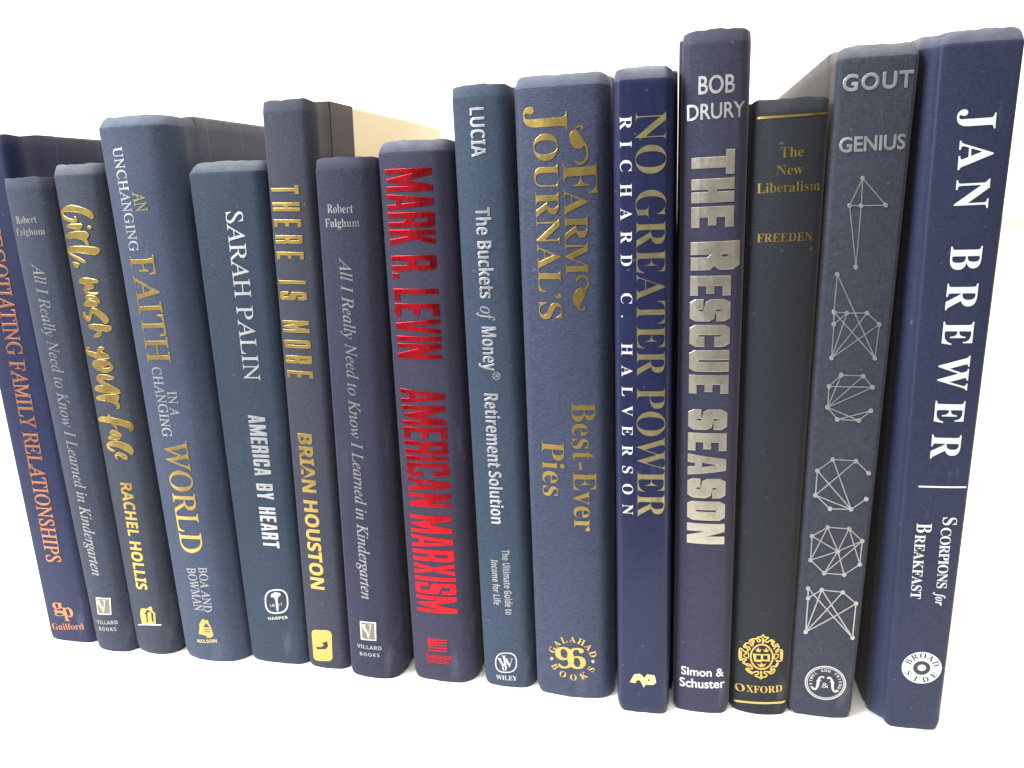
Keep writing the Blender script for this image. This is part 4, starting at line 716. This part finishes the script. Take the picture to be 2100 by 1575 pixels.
def block_letter(ch, v, h, c):
    """heavy octagonal capital: v stem width, h bar height, c corner cut; returns (rings, width)"""
    w = 1.0
    i = min(c, v) * 0.45
    if ch == 'I':
        return [[(0, 0), (v, 0), (v, 1), (0, 1)]], v
    if ch == '.':
        return [[(0, 0), (v, 0), (v, h), (0, h)]], v
    if ch == 'T':
        return [[(w / 2 - v / 2, 0), (w / 2 + v / 2, 0), (w / 2 + v / 2, 1 - h), (w, 1 - h), (w, 1), (0, 1), (0, 1 - h), (w / 2 - v / 2, 1 - h)]], w
    if ch == 'H':
        a, b = .5 - h / 2, .5 + h / 2
        return [[(0, 0), (v, 0), (v, a), (w - v, a), (w - v, 0), (w, 0), (w, 1), (w - v, 1), (w - v, b), (v, b), (v, 1), (0, 1)]], w
    if ch == 'E':
        w = .88
        a, b = .5 - h / 2, .5 + h / 2
        return [[(0, 0), (w, 0), (w, h), (v, h), (v, a), (w * .9, a), (w * .9, b), (v, b), (v, 1 - h), (w, 1 - h), (w, 1), (0, 1)]], w
    if ch == 'L':
        w = .85
        return [[(0, 0), (w, 0), (w, h), (v, h), (v, 1), (0, 1)]], w
    if ch == 'N':
        w = 1.08
        return [[(0, 0), (v * .9, 0), (v * .9, .52), (w - v * .95, 0), (w, 0), (w, 1), (w - v * .9, 1), (w - v * .9, .48), (v * .95, 1), (0, 1)]], w
    if ch == 'M':
        w = 1.5
        q = v * .92
        return [[(0, 0), (q, 0), (q, .62), (w / 2 - .2 * v, .02), (w / 2 + .2 * v, .02), (w - q, .62), (w - q, 0), (w, 0), (w, 1), (w - 1.25 * q, 1), (w / 2, .46), (1.25 * q, 1), (0, 1)]], w
    if ch == 'A':
        w = 1.08
        return [[(0, 0), (v * .92, 0), (v * 1.02, .20), (w - v * 1.02, .20), (w - v * .92, 0), (w, 0), (w / 2 + v * .66, 1), (w / 2 - v * .66, 1)],
                [(w / 2 - .13 * w, .20 + h * .9), (w / 2 + .13 * w, .20 + h * .9), (w / 2, .82)]], w
    if ch == 'V':
        w = 1.08
        return [[(w / 2 - .6 * v, 0), (w / 2 + .6 * v, 0), (w, 1), (w - v * .95, 1), (w / 2, .28), (v * .95, 1), (0, 1)]], w
    if ch == 'Y':
        return [[(w / 2 - v / 2, 0), (w / 2 + v / 2, 0), (w / 2 + v / 2, .38), (w, 1), (w - v, 1), (w / 2, .62), (v, 1), (0, 1), (w / 2 - v / 2, .38)]], w
    if ch == 'X':
        return [[(0, 0), (v, 0), (w / 2, .34), (w - v, 0), (w, 0), (w / 2 + .5 * v, .5), (w, 1), (w - v, 1), (w / 2, .66), (v, 1), (0, 1), (w / 2 - .5 * v, .5)]], w
    if ch == 'K':
        return [[(0, 0), (v, 0), (v, .30), (v + .12, .42), (w - v * .95, 0), (w + .04, 0), (w * .66, .56), (w, 1), (w - v, 1), (v, .60), (v, 1), (0, 1)]], w
    if ch == 'R':
        a = .44
        return [[(0, 0), (v, 0), (v, a - .02), (w - v, a - .09), (w - v, 0), (w, 0), (w, a - .05), (w - c, a + .03), (w, a + .03 + c), (w, 1 - c), (w - c, 1), (0, 1)],
                crect(v, a + h * .85, w - v, 1 - h, i)], w
    if ch == 'B':
        return [[(0, 0), (w - c, 0), (w, c), (w, .5 - c * .6), (w - c * .7, .5), (w, .5 + c * .6), (w, 1 - c), (w - c, 1), (0, 1)],
                crect(v, h, w - v, .5 - h / 2, i), crect(v, .5 + h / 2, w - v, 1 - h, i)], w
    if ch == 'O':
        return [crect(0, 0, w, 1, c), crect(v, h, w - v, 1 - h, i)], w
    if ch == 'U':
        return [[(c, 0), (w - c, 0), (w, c), (w, 1), (w - v, 1), (w - v, h + i), (w - v - i, h), (v + i, h), (v, h + i), (v, 1), (0, 1), (0, c)]], w
    if ch == 'C':
        return [[(c, 0), (w - c, 0), (w, c), (w, .37), (w - v, .37), (w - v, h + i), (w - v - i, h), (v + i, h), (v, h + i), (v, 1 - h - i), (v + i, 1 - h),
                 (w - v - i, 1 - h), (w - v, 1 - h - i), (w - v, .63), (w, .63), (w, 1 - c), (w - c, 1), (c, 1), (0, 1 - c), (0, c)]], w
    if ch == 'S':
        a = .5
        return [[(c, 0), (w - c, 0), (w, c), (w, a - .02), (w - c * .9, a + h * .55), (v, .66), (v, 1 - h - i), (v + i, 1 - h), (w - v - i, 1 - h), (w - v, 1 - h - i), (w - v, .67), (w, .67),
                 (w, 1 - c), (w - c, 1), (c, 1), (0, 1 - c), (0, a + .02), (c * .9, a - h * .55), (w - v, .34), (w - v, h + i), (w - v - i, h), (v + i, h), (v, h + i), (v, .33), (0, .33), (0, c)]], w
    return [[(0, 0), (w, 0), (w, 1), (0, 1)]], w


def block_text(s, spec):
    v, h, c, gap = [float(q) for q in spec.split(':')[1:]]
    x = 0.0
    rings = []
    for ch in s:
        if ch == ' ':
            x += 0.62 + gap
            continue
        r, w = block_letter(ch, v, h, c)
        rings += [[(x + px, py) for px, py in ring] for ring in r]
        x += w + gap
    return rings, x - gap


def chaikin(ring, n):
    for _ in range(n):
        o = []
        for k in range(len(ring)):
            a, b = ring[k], ring[(k + 1) % len(ring)]
            o.append((a[0] * .75 + b[0] * .25, a[1] * .75 + b[1] * .25))
            o.append((a[0] * .25 + b[0] * .75, a[1] * .25 + b[1] * .75))
        ring = o
    return ring


def spline_points(pts, ws, n):
    if n == 0 or len(pts) < 3:
        return pts, ws
    P, W = [], []
    m = len(pts)
    for k in range(m - 1):
        p0, p1, p2, p3 = pts[max(k - 1, 0)], pts[k], pts[k + 1], pts[min(k + 2, m - 1)]
        for j in range(5):
            t = j / 5
            q = [0.5 * (2 * p1[d] + (p2[d] - p0[d]) * t + (2 * p0[d] - 5 * p1[d] + 4 * p2[d] - p3[d]) * t * t + (3 * p1[d] - p0[d] - 3 * p2[d] + p3[d]) * t ** 3) for d in (0, 1)]
            P.append(q)
            W.append(ws[k] + (ws[k + 1] - ws[k]) * t)
    P.append(pts[-1])
    W.append(ws[-1])
    return P, W


def ribbon(pts, ws, lift):
    """flat stroke with round ends: (verts (x, z, lift), faces)"""
    V, F = [], []
    n = len(pts)
    closed = abs(pts[0][0] - pts[-1][0]) + abs(pts[0][1] - pts[-1][1]) < 1e-6
    for k in range(n):
        a = pts[k - 1] if k else (pts[-2] if closed else pts[0])
        b = pts[k + 1] if k < n - 1 else (pts[1] if closed else pts[-1])
        dx, dz = b[0] - a[0], b[1] - a[1]
        l = math.hypot(dx, dz) or 1
        nx, nz = -dz / l, dx / l
        h = ws[k] / 2
        if 0 < k < n - 1 or closed:
            e1 = (pts[k][0] - a[0], pts[k][1] - a[1])
            l1 = math.hypot(*e1) or 1
            cosv = abs((-e1[1] / l1) * nx + (e1[0] / l1) * nz)
            h /= max(cosv, 0.6)
        V.append((pts[k][0] + nx * h, pts[k][1] + nz * h, lift))
        V.append((pts[k][0] - nx * h, pts[k][1] - nz * h, lift))
    for k in range(n - 1):
        F.append((2 * k, 2 * k + 1, 2 * k + 3, 2 * k + 2))
    if not closed:
        for k, sgn in ((0, -1), (n - 1, 1)):
            a, b = (pts[0], pts[1]) if k == 0 else (pts[-2], pts[-1])
            ang = math.atan2(b[1] - a[1], b[0] - a[0]) + (math.pi if k == 0 else 0)
            h = ws[k] / 2
            base = len(V)
            for j in range(7):
                q = ang - math.pi / 2 + math.pi * j / 6
                V.append((pts[k][0] + h * math.cos(q), pts[k][1] + h * math.sin(q), lift))
            F.append(tuple(range(base, base + 7)))
    return V, F


# reference cap heights
styles = sorted({l[5] for l in LETTERING if l[3] in 'TA' and not l[5].startswith('block')})
caps = {}
for st, (V, F) in zip(styles, realize([text_curve('H', st) for st in styles])):
    caps[st] = max(v[1] for v in V)


def unslant(V, style):
    return [(x - y * SLANT, y, z) for x, y, z in V] if style == 'roman' else V


def frame(A, B, Cc):
    ex = (B[0] - A[0], B[1] - A[1])
    l = math.hypot(*ex)
    nx, nz = -ex[1] / l, ex[0] / l
    k = (Cc[0] - A[0]) * nx + (Cc[1] - A[1]) * nz
    return ex, (nx * k, nz * k), l, abs(k)


pieces = {}       # (book, part, material) -> list of (verts in mm (x, z, h), faces)


def add_piece(book, part, mat_name, V, F):
    pieces.setdefault((book, part, mat_name), []).append((V, F))


# first pass: tracking for the pieces with a set letter aspect
tracked = {}
todo = [k for k, l in enumerate(LETTERING) if l[3] == 'T' and l[9] and not l[5].startswith('block')]
r1 = realize([text_curve(LETTERING[k][4], LETTERING[k][5], 0, 1.0) for k in todo])
r2 = realize([text_curve(LETTERING[k][4], LETTERING[k][5], 0, 2.0) for k in todo])
for k, a, b in zip(todo, r1, r2):
    l = LETTERING[k]
    wa = max(v[0] for v in a[0]) - min(v[0] for v in a[0])
    wb = max(v[0] for v in b[0]) - min(v[0] for v in b[0])
    ex, ey, lx, ly = frame(l[6], l[7], l[8])
    want = lx / (ly / caps[l[5]] * l[9])
    tracked[k] = max(0.6, 1 + (want - wa) / max(wb - wa, 1e-6))

jobs = []
for k, l in enumerate(LETTERING):
    kind = l[3]
    if kind == 'T':
        s, st = l[4], l[5]
        ex, ey, lx, ly = frame(l[6], l[7], l[8])
        if st.startswith('block'):
            rings, wid = block_text(s, st)
            # shape laid out in mm so that the bevel is even
            jobs.append((k, poly_curve([[(x / wid * lx, y * ly) for x, y in r] for r in rings], l[10]), ('mm', lx, ly)))
        else:
            em = ly / caps[st]
            jobs.append((k, text_curve(s, st, l[11], tracked.get(k, 1.0), l[10] / em), ('em', em)))
    elif kind == 'P':
        for poly in l[4]:
            rings = [chaikin(r, l[6]) for r in poly]
            jobs.append((k, poly_curve(rings, l[5]), ('id',)))
    elif kind == 'A':
        st = l[5]
        n = len(l[4])
        for j, ch in enumerate(l[4]):
            if ch != ' ':
                jobs.append((k, text_curve(ch, st), ('arc', j, n)))

counter = {}
for (k, c, info), (V, F) in zip(jobs, realize([j[1] for j in jobs])):
    l = LETTERING[k]
    if not V:
        continue
    key = (l[0], l[1], l[2])
    q = counter[key] = counter.get(key, 0) + 1
    lift = 0.012 * (q % 5)
    if info[0] in ('em', 'mm'):
        ex, ey, lx, ly = frame(l[6], l[7], l[8])
        if info[0] == 'em':
            V = unslant(V, l[5])
        x0, x1 = min(v[0] for v in V), max(v[0] for v in V)
        if l[12] == 'box':
            y0, y1 = min(v[1] for v in V), max(v[1] for v in V)
        elif info[0] == 'mm':
            y0, y1 = 0.0, ly
        else:
            y0, y1 = 0.0, caps[l[5]]
        zs = info[1] if info[0] == 'em' else 1.0
        out = []
        for x, y, z in V:
            a, b = (x - x0) / (x1 - x0), (y - y0) / (y1 - y0)
            out.append((l[6][0] + ex[0] * a + ey[0] * b, l[6][1] + ex[1] * a + ey[1] * b, z * zs + lift))
    elif info[0] == 'id':
        out = [(x, y, z + lift + 0.012 * l[7]) for x, y, z in V]
    else:
        c0, R, a0, a1, hgt, inward = l[6:12]
        t = a0 + (a1 - a0) * (info[1] / (info[2] - 1))
        t = math.radians(t)
        sc = hgt / caps[l[5]]
        xm = (min(v[0] for v in V) + max(v[0] for v in V)) / 2
        ca, sa = math.cos(t), math.sin(t)
        out = []
        for x, y, z in V:
            u, v = (x - xm) * sc, y * sc
            if inward:
                rr = R + hgt - v
                px, pz = c0[0] + rr * ca - u * sa, c0[1] + rr * sa + u * ca
            else:
                rr = R + v
                px, pz = c0[0] + rr * ca + u * sa, c0[1] + rr * sa - u * ca
            out.append((px, pz, z * sc + 0.03 + lift))
    add_piece(l[0], l[1], l[2], out, F)

for l in LETTERING:
    if l[3] == 'S':
        for q, (pts, ws) in enumerate(l[4]):
            P, W = spline_points([tuple(p) for p in pts], ws, l[5])
            V, F = ribbon([tuple(p) for p in P], W, 0.012 * (l[6] * 4 + q % 9) + 0.012)
            add_piece(l[0], l[1], l[2], V, F)

# ------------------------------------------------------------------ lettering: lay it on the spines
for (book, part, mat_name), plist in pieces.items():
    sp = spines[book]
    bm = bmesh.new()
    for V, F in plist:
        vs = [bm.verts.new((x, h, z)) for x, z, h in V]
        for f in F:
            try:
                bm.faces.new([vs[j] for j in f])
            except ValueError:
                pass
    if sp.bulge > 0.4 or True:
        wmax = max(sp.w0, sp.w1)
        lo, hi = min(0, sp.tx) - 1, max(sp.w0, sp.tx + sp.w1) + 1
        n = int((hi - lo) / (0.7 if part == 'gold_rule' else 2.2))
        for j in range(1, n):
            bmesh.ops.bisect_plane(bm, geom=bm.verts[:] + bm.edges[:] + bm.faces[:], dist=1e-5,
                                   plane_co=(lo + (hi - lo) * j / n, 0, 0), plane_no=(1, 0, 0))
    ref = Vector((0, -1, 0))
    for v in bm.verts:
        x, h, z = v.co
        y = sp.front(x, z) - 0.12 - h
        v.co = (x / 1000, y / 1000, z / 1000)
    bm.normal_update()
    for f in bm.faces:
        if f.normal.y > 0.2:
            f.normal_flip()
    me = bpy.data.meshes.new(part)
    bm.to_mesh(me)
    bm.free()
    link_mesh(part, me, spine_objects[book], FOIL[mat_name.split('#')[0]])
